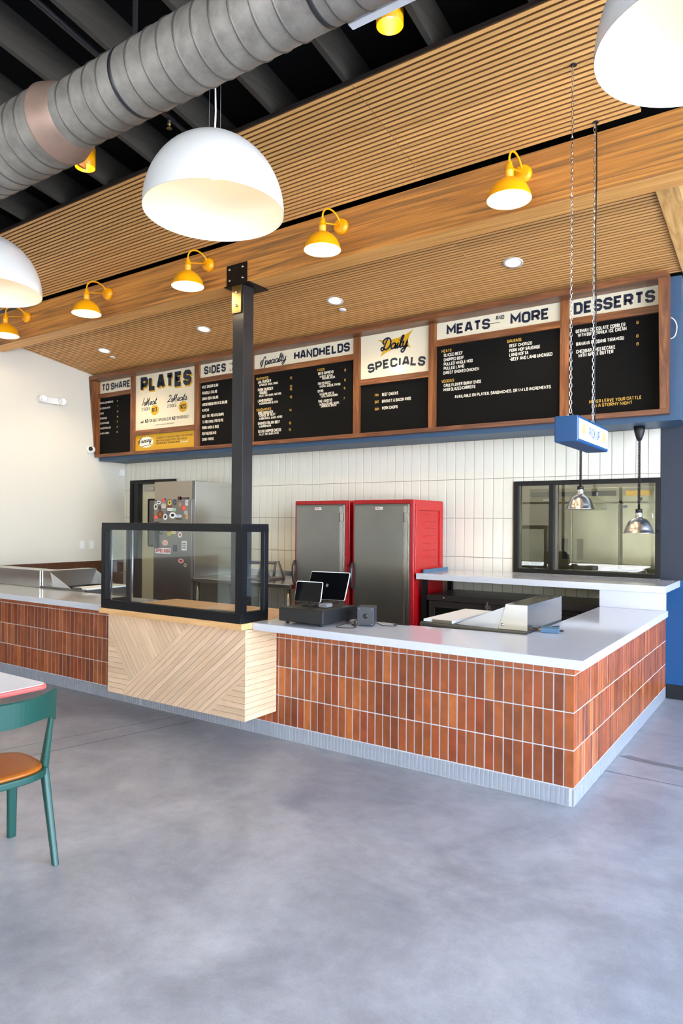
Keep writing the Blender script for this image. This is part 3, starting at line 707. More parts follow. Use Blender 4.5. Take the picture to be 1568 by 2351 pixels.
# wooden box with the plank pattern
wb = thing('plank_clad_box', 'pale wooden box clad in diagonal planks hanging off the counter front', 'counter box', (-3.0, -.355, .2))
BX0, BX1, BZ0, BZ1 = -3.782, -2.231, .202, .860
part('carcass', MB().box(BX0+.002, BX1-.012, -.342, -.003, BZ0+.001, BZ1), 'maple', wb)
V = (-3.497, .324); L1t = (-2.79, BZ1); L1b = (-3.61, BZ0); L2t = (BX0, .71); L3t = (BX1, .526); L3b = (-2.60, BZ0)
regions = [([(BX0, BZ0), L1b, V, L2t], (1, 0)), ([L2t, V, L1t, (BX0, BZ1)], (V[0]-L2t[0], V[1]-L2t[1])),
           ([L1b, L3b, L3t, (BX1, BZ1), L1t, V], (L1t[0]-L1b[0], L1t[1]-L1b[1])), ([L3b, (BX1, BZ0), L3t], (1, 0))]
PW = .0425; gap = .0020
def shrink(poly, g):
    n = len(poly); cx = sum(p[0] for p in poly)/n; cz = sum(p[1] for p in poly)/n; out = []
    return poly
woods = {}
def planks(poly, d, fn, dep, parent, root, phase=0.0):
    L_ = math.hypot(*d); dx, dz = d[0]/L_, d[1]/L_; nx, nz = -dz, dx
    s = [p[0]*nx+p[1]*nz for p in poly]; a = min(s)-phase
    while a < max(s):
        q_ = clip(clip(poly, nx, nz, a+PW-gap), -nx, -nz, -(a+gap*.2))
        if len(q_) >= 3:
            ar = abs(sum(q_[i][0]*q_[(i+1) % len(q_)][1]-q_[(i+1) % len(q_)][0]*q_[i][1] for i in range(len(q_))))/2
            if ar > 3e-4:
                m = MB().prism(q_, fn, 0, dep)
                o = part('plank', m, plank_mat(dx, dz), parent, root=root)
        a += PW
pm_cache = {}
def plank_mat(dx, dz):
    k = round(math.degrees(math.atan2(dz, dx)))
    if k not in pm_cache:
        m = MT['maple'].copy(); m.name = 'pale_maple_plank'
        mp = [n for n in m.node_tree.nodes if n.type == 'MAPPING'][0]
        # rotate the grain to follow the plank
        vr = m.node_tree.nodes.new('ShaderNodeVectorRotate'); vr.rotation_type = 'Y_AXIS'; vr.inputs['Angle'].default_value = math.atan2(dz, dx)
        src = mp.inputs[0].links[0].from_socket
        m.node_tree.links.new(src, vr.inputs[0]); m.node_tree.links.new(vr.outputs[0], mp.inputs[0])
        pm_cache[k] = m
    return pm_cache[k]
for poly, d in regions:
    planks(poly, d, lambda a, b_, dd: (a, -.342-dd, b_), .013, wb, wb)
MT['maple_y'] = wood('pale_maple_side', (214, 180, 142), (228, 200, 164), along='Y', freq=(3, 40, 40), rough=.5, rnd=.08, bump=.03)
z = BZ0
while z < BZ1-.01:
    part('side_plank', MB().box(BX1-.012, BX1, -.3417, -.003, z+.0010, min(z+PW, BZ1)-.0010), 'maple_y', wb); z += PW
# butcher-block top
wt_ = thing('butcher_block_top', 'butcher block counter section under the black display case', 'countertop', (-3.0, 0, .87))
nst = 17
for i in range(nst):
    y0 = -.426+i*.05
    part('stave', MB().box(-3.811, -2.2045, y0+.0002, y0+.0498, .8705, H), 'butcher', wt_)
part('filler', MB().box(-3.80, -2.2045, .424, .9, .8705, H-.002), 'butcher', wt_) if False else None
# ============================================================ LETTERING (stroke built, flat)
c_ = .2
GL = {
'A': (.66, [[(0, 0), (.36, 1), (.64, 1), (1, 0)], [(.17, .3), (.83, .3)]]),
'B': (.62, [[(0, 0), (0, 1), (.8, 1), (1, .86), (1, .64), (.84, .52), (0, .52)], [(.84, .52), (1, .38), (1, .14), (.8, 0), (0, 0)]]),
'C': (.62, [[(1, .7), (1, .84), (.78, 1), (.22, 1), (0, .84), (0, .16), (.22, 0), (.78, 0), (1, .16), (1, .3)]]),
'D': (.62, [[(0, 0), (0, 1), (.74, 1), (1, .8), (1, .2), (.74, 0), (0, 0)]]),
'E': (.56, [[(1, 1), (0, 1), (0, 0), (1, 0)], [(0, .51), (.82, .51)]]),
'F': (.54, [[(1, 1), (0, 1), (0, 0)], [(0, .5), (.82, .5)]]),
'G': (.62, [[(1, .72), (1, .84), (.78, 1), (.22, 1), (0, .84), (0, .16), (.22, 0), (.78, 0), (1, .16), (1, .46), (.56, .46)]]),
'H': (.64, [[(0, 0), (0, 1)], [(1, 0), (1, 1)], [(0, .5), (1, .5)]]),
'I': (.12, [[(.5, 0), (.5, 1)]]),
'J': (.56, [[(1, 1), (1, .16), (.78, 0), (.22, 0), (0, .16), (0, .3)]]),
'K': (.64, [[(0, 0), (0, 1)], [(1, 1), (.12, .47)], [(.34, .6), (1, 0)]]),
'L': (.52, [[(0, 1), (0, 0), (1, 0)]]),
'M': (.80, [[(0, 0), (0, 1), (.5, .36), (1, 1), (1, 0)]]),
'N': (.66, [[(0, 0), (0, 1), (1, 0), (1, 1)]]),
'O': (.62, [[(.22, 0), (0, .16), (0, .84), (.22, 1), (.78, 1), (1, .84), (1, .16), (.78, 0), (.22, 0)]]),
'P': (.60, [[(0, 0), (0, 1), (.78, 1), (1, .84), (1, .58), (.78, .42), (0, .42)]]),
'Q': (.62, [[(.22, 0), (0, .16), (0, .84), (.22, 1), (.78, 1), (1, .84), (1, .16), (.78, 0), (.22, 0)], [(.6, .25), (1.05, -.08)]]),
'R': (.62, [[(0, 0), (0, 1), (.78, 1), (1, .84), (1, .6), (.78, .46), (0, .46)], [(.55, .46), (1, 0)]]),
'S': (.60, [[(1, .72), (1, .84), (.78, 1), (.22, 1), (0, .84), (0, .64), (.2, .53), (.8, .47), (1, .36), (1, .16), (.78, 0), (.22, 0), (0, .16), (0, .28)]]),
'T': (.60, [[(0, 1), (1, 1)], [(.5, 1), (.5, 0)]]),
'U': (.62, [[(0, 1), (0, .16), (.22, 0), (.78, 0), (1, .16), (1, 1)]]),
'V': (.64, [[(0, 1), (.42, 0), (.58, 0), (1, 1)]]),
'W': (.86, [[(0, 1), (.2, 0), (.5, .7), (.8, 0), (1, 1)]]),
'X': (.64, [[(0, 0), (1, 1)], [(0, 1), (1, 0)]]),
'Y': (.64, [[(0, 1), (.5, .45), (1, 1)], [(.5, .45), (.5, 0)]]),
'Z': (.60, [[(0, 1), (1, 1), (0, 0), (1, 0)]]),
'0': (.56, [[(.22, 0), (0, .16), (0, .84), (.22, 1), (.78, 1), (1, .84), (1, .16), (.78, 0), (.22, 0)]]),
'1': (.22, [[(0, .8), (.8, 1), (.8, 0)]]),
'2': (.56, [[(0, .72), (0, .84), (.22, 1), (.78, 1), (1, .84), (1, .6), (0, .14), (0, 0), (1, 0)]]),
'3': (.56, [[(0, .76), (0, .86), (.22, 1), (.78, 1), (1, .86), (1, .62), (.8, .52), (.4, .52)], [(.8, .52), (1, .4), (1, .14), (.78, 0), (.22, 0), (0, .14), (0, .24)]]),
'4': (.58, [[(.8, 0), (.8, 1), (0, .3), (1, .3)]]),
'5': (.56, [[(1, 1), (0, 1), (0, .56), (.78, .56), (1, .42), (1, .16), (.78, 0), (.22, 0), (0, .14), (0, .24)]]),
'6': (.56, [[(1, .76), (1, .86), (.78, 1), (.22, 1), (0, .84), (0, .16), (.22, 0), (.78, 0), (1, .16), (1, .42), (.78, .54), (0, .54)]]),
'7': (.54, [[(0, 1), (1, 1), (.35, 0)]]),
'8': (.56, [[(.22, .52), (0, .64), (0, .86), (.22, 1), (.78, 1), (1, .86), (1, .64), (.78, .52), (.22, .52), (0, .4), (0, .14), (.22, 0), (.78, 0), (1, .14), (1, .4), (.78, .52)]]),
'9': (.56, [[(0, .24), (0, .14), (.22, 0), (.78, 0), (1, .16), (1, .84), (.78, 1), (.22, 1), (0, .84), (0, .6), (.22, .46), (1, .46)]]),
'&': (.66, [[(1, 0), (.2, .8), (.3, 1), (.6, 1), (.7, .8), (.05, .35), (.05, .12), (.25, 0), (.6, 0), (1, .4)]]),
'$': (.56, [[(1, .72), (1, .8), (.78, .9), (.22, .9), (0, .8), (0, .62), (.2, .53), (.8, .47), (1, .36), (1, .2), (.78, .1), (.22, .1), (0, .2), (0, .28)], [(.5, 1.02), (.5, -.02)]]),
'-': (.36, [[(0, .5), (1, .5)]]), '.': (.06, [[(.5, 0), (.5, .03)]]), ',': (.08, [[(.6, .05), (.2, -.14)]]),
'/': (.40, [[(0, 0), (1, 1)]]), '!': (.08, [[(.5, 1), (.5, .35)], [(.5, .0), (.5, .03)]]), "'": (.08, [[(.5, 1), (.5, .8)]]),
}
# connected script: x-height .46, drawn upright on an em grid and slanted on output
CU = {
'a': (.46, [[(.40, .36), (.26, .46), (.08, .36), (.04, .16), (.14, .0), (.28, .05), (.38, .24), (.41, .44), (.38, .12), (.44, .0), (.52, .08)]]),
'c': (.36, [[(.34, .36), (.24, .46), (.08, .34), (.05, .12), (.18, .0), (.32, .05), (.42, .16)]]),
'd': (.48, [[(.40, .36), (.26, .46), (.08, .36), (.04, .16), (.14, .0), (.28, .05), (.40, .3), (.46, .98), (.40, .2), (.46, .0), (.54, .08)]]),
'e': (.36, [[(.02, .1), (.2, .2), (.34, .34), (.24, .46), (.08, .32), (.06, .12), (.18, .0), (.34, .06), (.42, .16)]]),
'g': (.44, [[(.38, .36), (.26, .46), (.08, .36), (.04, .16), (.14, .02), (.28, .08), (.4, .44), (.34, -.2), (.16, -.42), (.02, -.3), (.14, -.14), (.5, .1)]]),
'i': (.24, [[(.0, .08), (.1, .24), (.14, .46), (.1, .1), (.16, .0), (.28, .1)], [(.16, .64), (.19, .68)]]),
'l': (.26, [[(.0, .1), (.16, .5), (.26, .92), (.18, 1.0), (.1, .8), (.1, .16), (.16, .0), (.3, .1)]]),
'm': (.66, [[(.0, .34), (.08, .46), (.1, .0), (.16, .34), (.28, .46), (.32, .3), (.32, .0), (.4, .34), (.52, .46), (.56, .3), (.56, .08), (.62, .0), (.72, .1)]]),
'n': (.44, [[(.0, .34), (.08, .46), (.1, .0), (.16, .34), (.28, .46), (.34, .32), (.34, .08), (.4, .0), (.5, .1)]]),
'o': (.40, [[(.3, .44), (.12, .42), (.04, .2), (.12, .02), (.28, .02), (.36, .22), (.28, .42), (.44, .38)]]),
'p': (.46, [[(.0, .2), (.1, .46), (.06, -.42), (.12, .3), (.26, .46), (.38, .34), (.34, .08), (.2, .0), (.12, .1)], [(.3, .02), (.5, .1)]]),
'r': (.36, [[(.0, .1), (.12, .46), (.16, .38), (.3, .40), (.26, .1), (.32, .0), (.42, .1)]]),
's': (.34, [[(.0, .1), (.2, .48), (.24, .3), (.3, .12), (.18, .0), (.06, .06)], [(.26, .05), (.4, .12)]]),
't': (.28, [[(.0, .1), (.14, .5), (.2, .88), (.12, .14), (.2, .0), (.32, .1)], [(.02, .58), (.32, .62)]]),
'u': (.44, [[(.0, .34), (.08, .46), (.06, .14), (.14, .0), (.28, .1), (.38, .46), (.36, .1), (.42, .0), (.52, .1)]]),
'y': (.44, [[(.0, .34), (.08, .46), (.06, .14), (.14, .02), (.28, .1), (.38, .48), (.34, -.1), (.2, -.42), (.04, -.36), (.06, -.2), (.3, -.06), (.5, .1)]]),
'D': (.72, [[(.34, .98), (.2, .5), (.14, .04), (.02, -.04), (-.1, .1), (.0, .24), (.16, .1), (.36, .0), (.6, .2), (.66, .6), (.5, .92), (.26, 1.0), (.02, .86), (-.02, .62), (.1, .52)]]),
'S': (.62, [[(.62, .78), (.56, 1.0), (.4, .92), (.34, .6), (.32, .2), (.22, -.12), (.1, -.2)], [(.34, .5), (.16, .6), (.0, .44), (.0, .16), (.16, .04), (.28, .2), (.2, .36), (.08, .28)]]),
'M': (.86, [[(.24, .3), (.14, .2), (.22, .08), (.32, .2), (.26, .42), (.1, .44), (.0, .24), (.06, .02), (.24, .0), (.38, .4), (.48, 1.0), (.46, .4), (.44, .04), (.6, .5), (.74, 1.0), (.72, .3), (.74, -.1), (.8, -.14)]]),
'1': (.3, [[(.14, .9), (.2, 1.0), (.12, .5), (.08, 0)]]),
'2': (.5, [[(.1, .76), (.2, .98), (.38, .94), (.4, .7), (.2, .3), (.0, .0), (.2, .1), (.44, .0)]]),
'&': (.5, [[(.5, .0), (.14, .6), (.24, .8), (.36, .7), (.06, .2), (.18, .0), (.44, .3)]]),
'!': (.2, [[(.14, 1.0), (.08, .3)], [(.05, .0), (.06, .04)]]),
' ': (.25, []),
}
def catmull(p, n=5):
    out = []
    P = [p[0]] + list(p) + [p[-1]]
    for i in range(1, len(P)-2):
        a, b, c, d = P[i-1], P[i], P[i+1], P[i+2]
        for k in range(n):
            t = k/n
            out.append(tuple(.5*((2*b[j]) + (-a[j]+c[j])*t + (2*a[j]-5*b[j]+4*c[j]-d[j])*t*t + (-a[j]+3*b[j]-3*c[j]+d[j])*t**3) for j in (0, 1)))
    out.append(p[-1]); return out
def ribbon(pts, w, fn, mb, round_=False):
    """flat mitred stroke of width w through 2-D pts; closed when the first and last points meet"""
    q = [pts[0]]
    for p in pts[1:]:
        if math.hypot(p[0]-q[-1][0], p[1]-q[-1][1]) > 1e-5: q.append(p)
    pts = q
    if len(pts) < 2: return
    closed = math.hypot(pts[0][0]-pts[-1][0], pts[0][1]-pts[-1][1]) < 1e-4 and len(pts) > 3
    if closed: pts = pts[:-1]
    n = len(pts); L = []; R = []
    for i in range(n):
        a = pts[i-1] if (i > 0 or closed) else None; b = pts[(i+1) % n] if (i < n-1 or closed) else None; p = pts[i]
        def dr(u, v):
            l = math.hypot(v[0]-u[0], v[1]-u[1]) or 1e-9; return ((v[0]-u[0])/l, (v[1]-u[1])/l)
        d1 = dr(a, p) if a else dr(p, b); d2 = dr(p, b) if b else d1
        n1 = (-d1[1], d1[0]); n2 = (-d2[1], d2[0]); m = (n1[0]+n2[0], n1[1]+n2[1]); l = math.hypot(*m)
        if l < .3: m = n1; s = w/2
        else:
            m = (m[0]/l, m[1]/l); s = min(w/2/max(.35, m[0]*n1[0]+m[1]*n1[1]), w*1.1)
        L.append((p[0]+m[0]*s, p[1]+m[1]*s)); R.append((p[0]-m[0]*s, p[1]-m[1]*s))
    vs = [fn(*v) for v in L] + [fn(*v) for v in R]
    k = n if closed else n-1
    mb.add(vs, [(i, n+i, n+(i+1) % n, (i+1) % n) for i in range(k)])
def layout(txt, spacing):
    x = 0; out = []
    for ch in txt:
        if ch == ' ': x += .42; continue
        w = GL[ch][0]; out.append((ch, x, w)); x += w+spacing
    return out, x-spacing
def block(mb, txt, x0, y0, width, height, fn, weight=.16, spacing=.2, warp=None):
    gp = spacing*.42*height; n_ = len([q for q in txt if q != ' ']); sp_ = txt.count(' '); tot = sum(GL[q][0] for q in txt if q != ' ')
    wt_ = weight*height
    for it in range(12):
        sx = (width-n_*wt_-gp*(n_-1)-sp_*.26*height)/max(tot, .05)
        if sx > .30*height or tot < .2: break
        wt_ *= .93; gp *= .93
    sx = min(sx, height*1.35)
    if tot < .15: sx = height
    out = []; cx_ = 0
    for q in txt:
        if q == ' ': cx_ += .26*height; continue
        out.append((q, cx_/sx, GL[q][0])); cx_ += GL[q][0]*sx+wt_+gp
    for ch, gx, gw in out:
        for st in GL[ch][1]:
            pts = [(x0+wt_/2+(gx+px*gw)*sx, y0+wt_/2+py*(height-wt_)) for px, py in st]
            f = fn
            if warp:
                cxm = x0+wt_/2+(gx+gw/2)*sx
                f = (lambda a, b, cm=cxm: fn(*warp(a, b, cm)))
            ribbon(pts, wt_, f, mb)
def script(mb, txt, x0, y0, width, height, fn, weight=.09, slant=.32, rise=0.0):
    tot = 0; pos = []
    for ch in txt: pos.append(tot); tot += CU[ch][0]
    s = height; sx = width/(tot*1.0)
    for ch, gx in zip(txt, pos):
        for st in CU[ch][1]:
            pts = [(x0+(gx+px)*sx+py*slant*s*.7, y0+py*s+(gx/tot)*rise) for px, py in catmull(st)]
            ribbon(pts, weight*height, fn, mb)

# ============================================================ MENU BOARD
mbx = thing('menu_board', 'long walnut framed menu board of seven sections under the slatted ceiling', 'menu board', (-3.9, 2.5, 2.62))
PY = 2.600
fx0, fx1, zb, zt = -7.975, .091, 2.620, 3.846
def yf(z): return 2.522+(2.409-2.522)*(z-zb)/(zt-zb)
def rail(z0, z1, x0=fx0, x1=fx1):
    return MB().add([(x, y, z) for x in (x0, x1) for y, z in ((yf(z0), z0), (2.612, z0), (2.612, z1), (yf(z1), z1))], [(0, 1, 2, 3), (7, 6, 5, 4), (0, 4, 5, 1), (1, 5, 6, 2), (2, 6, 7, 3), (3, 7, 4, 0)])
part('bottom_rail', rail(zb, 2.665), 'walnut', mbx, .002); part('top_rail', rail(3.786, zt), 'walnut', mbx, .002)
part('end_rail', rail(2.665, 3.786, fx0, fx0+.020), 'walnut_v', mbx, .002); part('end_rail', rail(2.665, 3.786, fx1-.070, fx1), 'walnut_v', mbx, .002)
px = [-7.97, -7.155, -5.812, -4.835, -3.205, -2.238, -.830, .03]   # centres of the dividers
for x in px[1:-1]:
    part('divider', MB().box(x-.042, x+.042, PY-.032, 2.612, 2.665, 3.786), 'walnut_v', mbx, .002)
secs = {'share': (0, 3.600, None, 3.533), 'plates': (1, 2.975, 2.904, None), 'sides': (2, 3.600, None, 3.533), 'handhelds': (3, 3.597, None, 3.533), 'daily': (4, 3.286, None, 3.222), 'meats': (5, 3.601, None, 3.537), 'desserts': (6, 3.604, None, 3.540)}
fnp = lambda off: (lambda a, b: (a, PY-off, b))
def warp_daily(a, b, cm):
    t = (cm+2.70)/.36
    dz = -.036*t*t; th = -.20*t
    ca, sa = math.cos(th), math.sin(th); y = b-3.385; x = a-cm
    return (cm+x*ca-y*sa, 3.385+dz+x*sa+y*ca)
for nm, (i, hz, sz, bz) in secs.items():
    x0, x1 = px[i]+.042, px[i+1]-.042
    if i == 0: x0 = -7.972
    if i == 6: x1 = .024
    hp = part('header_panel', MB().box(x0, x1, PY, PY+.01, hz, 3.80), 'panel_cream', mbx)
    rl = (hz-.067, hz) if bz else (sz, hz)
    part('cross_rail', MB().box(x0, x1, PY-.03, 2.611, rl[0], rl[1]), 'walnut', mbx, .002)
    if bz: lb = part('letter_board', MB().box(x0, x1, PY+.002, PY+.010, 2.66, bz), 'felt', mbx)
    else: lb = part('letter_board', MB().box(x0, x1, PY, PY+.010, 2.66, sz), 'mustard', mbx, label='mustard yellow lower panel')
    groups = {}
    def g(key, par):
        if key not in groups: groups[key] = (MB(), par)
        return groups[key][0]
    for txt, tx, tz, tw, thh, st in TEXT[nm]:
        for k_, (m_, par) in groups.items():
            part('lettering' if k_ != 'mustard' else 'print', m_, k_, par, root=mbx)
        groups = {}
        if st == 'w': block(g('ink_white', lb), txt, tx, tz, tw, thh, fnp(.0015), .145, .24)
        elif st == 'g': block(g('ink_gold', lb), txt, tx, tz, tw, thh, fnp(.0015), .14, .3)
        elif st == 'k': block(g('ink', hp), txt, tx, tz, tw, thh, fnp(.0015), .235 if len(txt) > 3 and txt != 'MEDIUM' else .2, .17)
        elif st == 't': block(g('ink', hp if tz > 2.95 else lb), txt, tx, tz, tw, thh, fnp(.0015), .14, .24)
        elif st == 'P':
            block(g('mustard', hp), txt, tx+.018, tz-.022, tw, thh, fnp(.0008), .31, .16)
            block(g('mustard', hp), txt, tx+.009, tz-.011, tw, thh, fnp(.0010), .31, .16)
            block(g('ink', hp), txt, tx, tz, tw, thh, fnp(.0015), .29, .18)
        elif st == 'c':
            w_ = .155 if txt == 'Daily' else .13
            script(g('ink', hp if tz > 2.95 else lb), txt, tx, tz, tw*.86, thh, fnp(.002), w_, .32, 0.02 if txt in ('Specialty', 'Sourcing') else 0)
        elif st == 'cw': script(g('ink_white', lb), txt, tx, tz, tw*.9, thh, fnp(.002), .12)
    if nm == 'meats':
        ribbon([(-1.592, 3.689), (-1.492, 3.689)], .006, fnp(.0015), g('ink', hp))
    if nm == 'daily':
        b_ = g('mustard', hp)
        C4 = [(-2.945, 3.721), (-2.478, 3.768), (-2.508, 3.575), (-2.907, 3.523)]; Mi = [(-2.72, 3.700), (-2.545, 3.668), (-2.70, 3.592), (-2.865, 3.640)]
        pl_ = []
        for k in range(4):
            a, c, m = C4[k], C4[(k+1) % 4], Mi[k]
            for j in range(8):
                t_ = j/8; q_ = (2*m[0]-.5*a[0]-.5*c[0], 2*m[1]-.5*a[1]-.5*c[1])
                pl_.append(((1-t_)**2*a[0]+2*t_*(1-t_)*q_[0]+t_*t_*c[0], (1-t_)**2*a[1]+2*t_*(1-t_)*q_[1]+t_*t_*c[1]))
        ctr = (-2.71, 3.645); n_ = len(pl_)
        b_.add([fnp(.0008)(*ctr)]+[fnp(.0008)(*p) for p in pl_], [(0, 1+k, 1+(k+1) % n_) for k in range(n_)])
        block(g('ink', hp), 'SPECIALS', -3.06, 3.385, .72, .104, fnp(.0015), .24, .18, warp_daily)
    if nm == 'plates':
        b_ = g('mustard', hp)
        for cx_, cz_, r_ in ((-6.694, 3.251, .086), (-6.109, 3.248, .09)):
            b_.add([fnp(.0006)(cx_+r_*math.cos(2*PI*k/28), cz_+r_*.85*math.sin(2*PI*k/28)) for k in range(28)], [tuple(range(28))])
        sb = MB(); n_ = 36
        sb.add([fnp(.0006)(-6.877, 2.797)]+[fnp(.0006)(-6.877+(.165 if k % 2 else .145)*math.cos(2*PI*k/n_), 2.797+(.088 if k % 2 else .073)*math.sin(2*PI*k/n_)) for k in range(n_)], [(0, 1+k, 1+(k+1) % n_) for k in range(n_)])
        part('print', sb, 'ink_white', lb, root=mbx)
        ribbon([(-6.98, 2.735), (-6.87, 2.752), (-6.76, 2.757)], .008, fnp(.0018), g('ink', lb))
    for k_, (m_, par) in groups.items():
        part('lettering' if k_ != 'mustard' else 'print', m_, k_, par, root=mbx)
part('back_panel', MB().box(fx0+.01, fx1-.01, PY+.0105, 2.6125, 2.63, 3.83), 'black', mbx)
MT['galv_seam'] = mat('duct_seam', (96, 90, 82), .45, metal=.5)
# ============================================================ LAMPS
WARM = (1.0, .80, .52)
def rotM(loc, rx=0, ry=0, rz=0): return Matrix.Translation(loc) @ Matrix.Rotation(rz, 4, 'Z') @ Matrix.Rotation(ry, 4, 'Y') @ Matrix.Rotation(rx, 4, 'X')
def shell(prof_out, t=.003, n=40):
    """outer and inner lathe profiles"""
    return prof_out, [(max(r-t, .0), z-t*.6) for r, z in prof_out]
# yellow wall lamps on the beam; local origin: wall plate centre on the beam face, -y towards the room
def make_sconce(label, loc):
    t = thing('wall_lamp', label, 'wall lamp', loc, 0, None)
    ys, zr = -.291, -.295
    prof = [(.155, zr), (.1555, zr+.008), (.150, zr+.02), (.142, zr+.045), (.125, zr+.08), (.098, zr+.112), (.066, zr+.135), (.040, zr+.148), (.030, zr+.152)]
    T = Matrix.Translation((0, ys, 0))
    part('shade', MB().lathe(prof, 40, T), 'yellow', t, world=False)
    ins = [(max(r-.004, 0), z-.003) for r, z in prof]; ins[0] = (.152, zr+.0005)
    part('shade_lining', MB().lathe(ins+[(0, zr+.149)], 40, T), 'shade_in', t, world=False, label='white inside of the shade')
    part('neck', MB().lathe([(.028, zr+.150), (.030, zr+.152), (.030, zr+.195), (.0315, zr+.197), (.0315, zr+.203), (.029, zr+.205), (.028, zr+.232), (.020, zr+.242), (.020, zr+.262), (.0, zr+.264)], 24, T), 'yellow', t, world=False)
    pts = [(0, ys, zr+.26)]; r = .5*abs(ys+.03)
    yc = (ys-.03)/2
    for k in range(0, 17):
        a = PI - PI*k/16
        pts.append((0, yc+r*math.cos(a), zr+.285+.098*math.sin(a)))
    pts.append((0, -.03, .045)); pts.append((0, -.03, .02))
    part('gooseneck', MB().tube(pts, .0075, 10), 'yellow', t, world=False)
    part('brace', MB().tube([(0, ys+.02, zr+.235), (0, -.05, .0)], .006, 8), 'yellow', t, world=False)
    part('wall_plate', MB().lathe([(0, .050), (.052, .050), (.060, .044), (.060, .030), (.066, .028), (.066, .001), (0, .001)], 32, Matrix.Rotation(PI/2, 4, 'X')), 'yellow', t, world=False)
    part('bulb', MB().lathe([(0, zr+.030), (.022, zr+.036), (.033, zr+.058), (.030, zr+.08), (.016, zr+.105), (.013, zr+.14)], 16, T), 'bulb_lit', t, world=False)
    lightpoint('lamp_light', (0, ys, zr+.04), 22, WARM, .03, t)
    return t
spos = [(-.628, 'yellow gooseneck wall lamp nearest the right end of the timber beam'), (-2.238, 'yellow gooseneck wall lamp on the beam just right of the steel column'),
        (-3.837, 'yellow gooseneck wall lamp on the beam just left of the steel column'), (-5.42, 'yellow gooseneck wall lamp second from the left end of the timber beam'), (-7.03, 'yellow gooseneck wall lamp at the far left, half under the left white pendant')]
for x, lb in spos:
    t = make_sconce(lb, (x, .851, 4.200)); t['group'] = 'yellow lamps along the timber beam'
# big white dome pendants
def make_pendant(label, loc, ceil_z):
    t = thing('pendant_lamp', label, 'pendant lamp', loc, 0, 'white dome pendants')
    R, Hh = .40, .43
    prof = [(R*math.cos(a), Hh*math.sin(a)) for a in [PI/2*k/20 for k in range(0, 20)]]+[(.02, Hh)]
    prof = [(R, -.006)]+prof
    part('shade', MB().lathe(prof+[(0, Hh)], 64), 'shade_white', t, world=False)
    ins = [(R-.0015, -.006)]+[((R-.006)*math.cos(a), (Hh-.006)*math.sin(a)) for a in [PI/2*k/20 for k in range(0, 20)]]+[(0, Hh-.006)]
    part('shade_lining', MB().lathe(ins, 64), 'shade_in', t, world=False)
    part('socket', MB().lathe([(0, Hh-.007), (.022, Hh-.007), (.024, Hh-.09), (0, Hh-.092)], 16), 'shade_white', t, world=False)
    part('bulb', MB().lathe([(0, Hh-.24), (.03, Hh-.23), (.045, Hh-.19), (.038, Hh-.15), (.016, Hh-.11), (.014, Hh-.092)], 20), 'bulb_lit', t, world=False)
    lightpoint('lamp_light', (0, 0, Hh-.20), 3.5, (1, .80, .55), .045, t)
    hz = ceil_z-loc[2]
    part('cord', MB().tube([(0, 0, Hh), (.006, 0, Hh+.15), (-.004, 0, Hh+.4), (0, 0, hz)], .005, 8), 'white', t, world=False)
    for s in (-1, 1): part('cable', MB().tube([(s*.045, 0, Hh*.99), (s*.045, 0, hz)], .0015, 5), 'grey', t, world=False)
    part('ceiling_canopy', MB().lathe([(0, hz-.03), (.06, hz-.028), (.065, hz-.002), (.065, hz)], 20), 'white', t, world=False)
    return t
pz, py = 3.4185, -1.215
cz_ = zj(py)+.10
make_pendant('large white dome pendant lamp hanging left of centre below the duct', (-1.715, py, pz), cz_)
make_pendant('large white dome pendant lamp cut by the left edge of the frame', (-4.165, py, pz), cz_)
make_pendant('large white dome pendant lamp overexposed in the top right corner', (.806, py, pz), cz_)
# recessed downlights and the flush sprinkler covers in the lower slats
def slat_frame(x, y, off=0.0): return Matrix.Translation((x, y, zlo(y)-off)) @ Matrix.Rotation(-math.atan(.1465), 4, 'X')
for x, lb in ((-6.853, 'recessed round downlight furthest left in the slatted ceiling'), (-4.945, 'recessed round downlight just left of the steel column'), (-3.01, 'recessed round downlight above the specialty sandwiches sign'), (-1.076, 'recessed round downlight above the meats sign')):
    y = 1.852; Mx = slat_frame(x, y)
    t = thing('downlight', lb, 'downlight', (x, y, zlo(y)), 0, 'downlights in the slatted ceiling')
    part('trim_ring', MB().lathe([(.088, -.001), (.088, -.010), (.070, -.009), (.064, -.004), (.062, -.001)], 32, Mx), 'shade_white', t)
    part('lens', MB().lathe([(0, -.004), (.064, -.004), (.064, -.002), (0, -.002)], 28, Mx), 'downlight', t)
    lightpoint('lamp_light', (0, 0, -.03), 30, WARM, .06, t, 'SPOT', (0, 0, 0), math.radians(130))
for x, lb in ((-6.948, 'small white flush sprinkler cover beside the leftmost downlight'), (-3.054, 'small white flush sprinkler cover above the specialty sandwiches sign')):
    y = 2.06; tag(link('sprinkler_cover', MB().lathe([(0, -.012), (.036, -.010), (.040, -.004), (.036, .0)], 24).mesh('sprinkler_cover', 'white'), None, (x, y, zlo(y)-.001)), lb, 'sprinkler', 'sprinkler covers').rotation_euler = (-math.atan(.1465), 0, 0)
# small amber cylinder lights between the joists behind the duct
for x, lb in ((-.969, 'small amber cylinder ceiling lamp with a glowing bulb right of the duct'), (-3.93, 'small amber cylinder ceiling lamp peeking out below the duct at the left')):
    t = thing('cylinder_lamp', lb, 'ceiling lamp', (x, -.514, 4.61), 0, 'amber cylinder lamps')
    part('shade', MB().lathe([(.080, 0), (.082, .002), (.082, .17), (.0, .172)], 32), 'yellow', t, world=False)
    part('shade_lining', MB().lathe([(.079, .001), (.079, .165), (0, .166)], 32), 'yellow', t, world=False)
    part('bulb', MB().lathe([(0, .06), (.024, .068), (.032, .09), (.02, .12), (.014, .165)], 16), 'bulb', t, world=False)
    lightpoint('lamp_light', (0, 0, .05), .35, (1, .62, .2), .02, t)
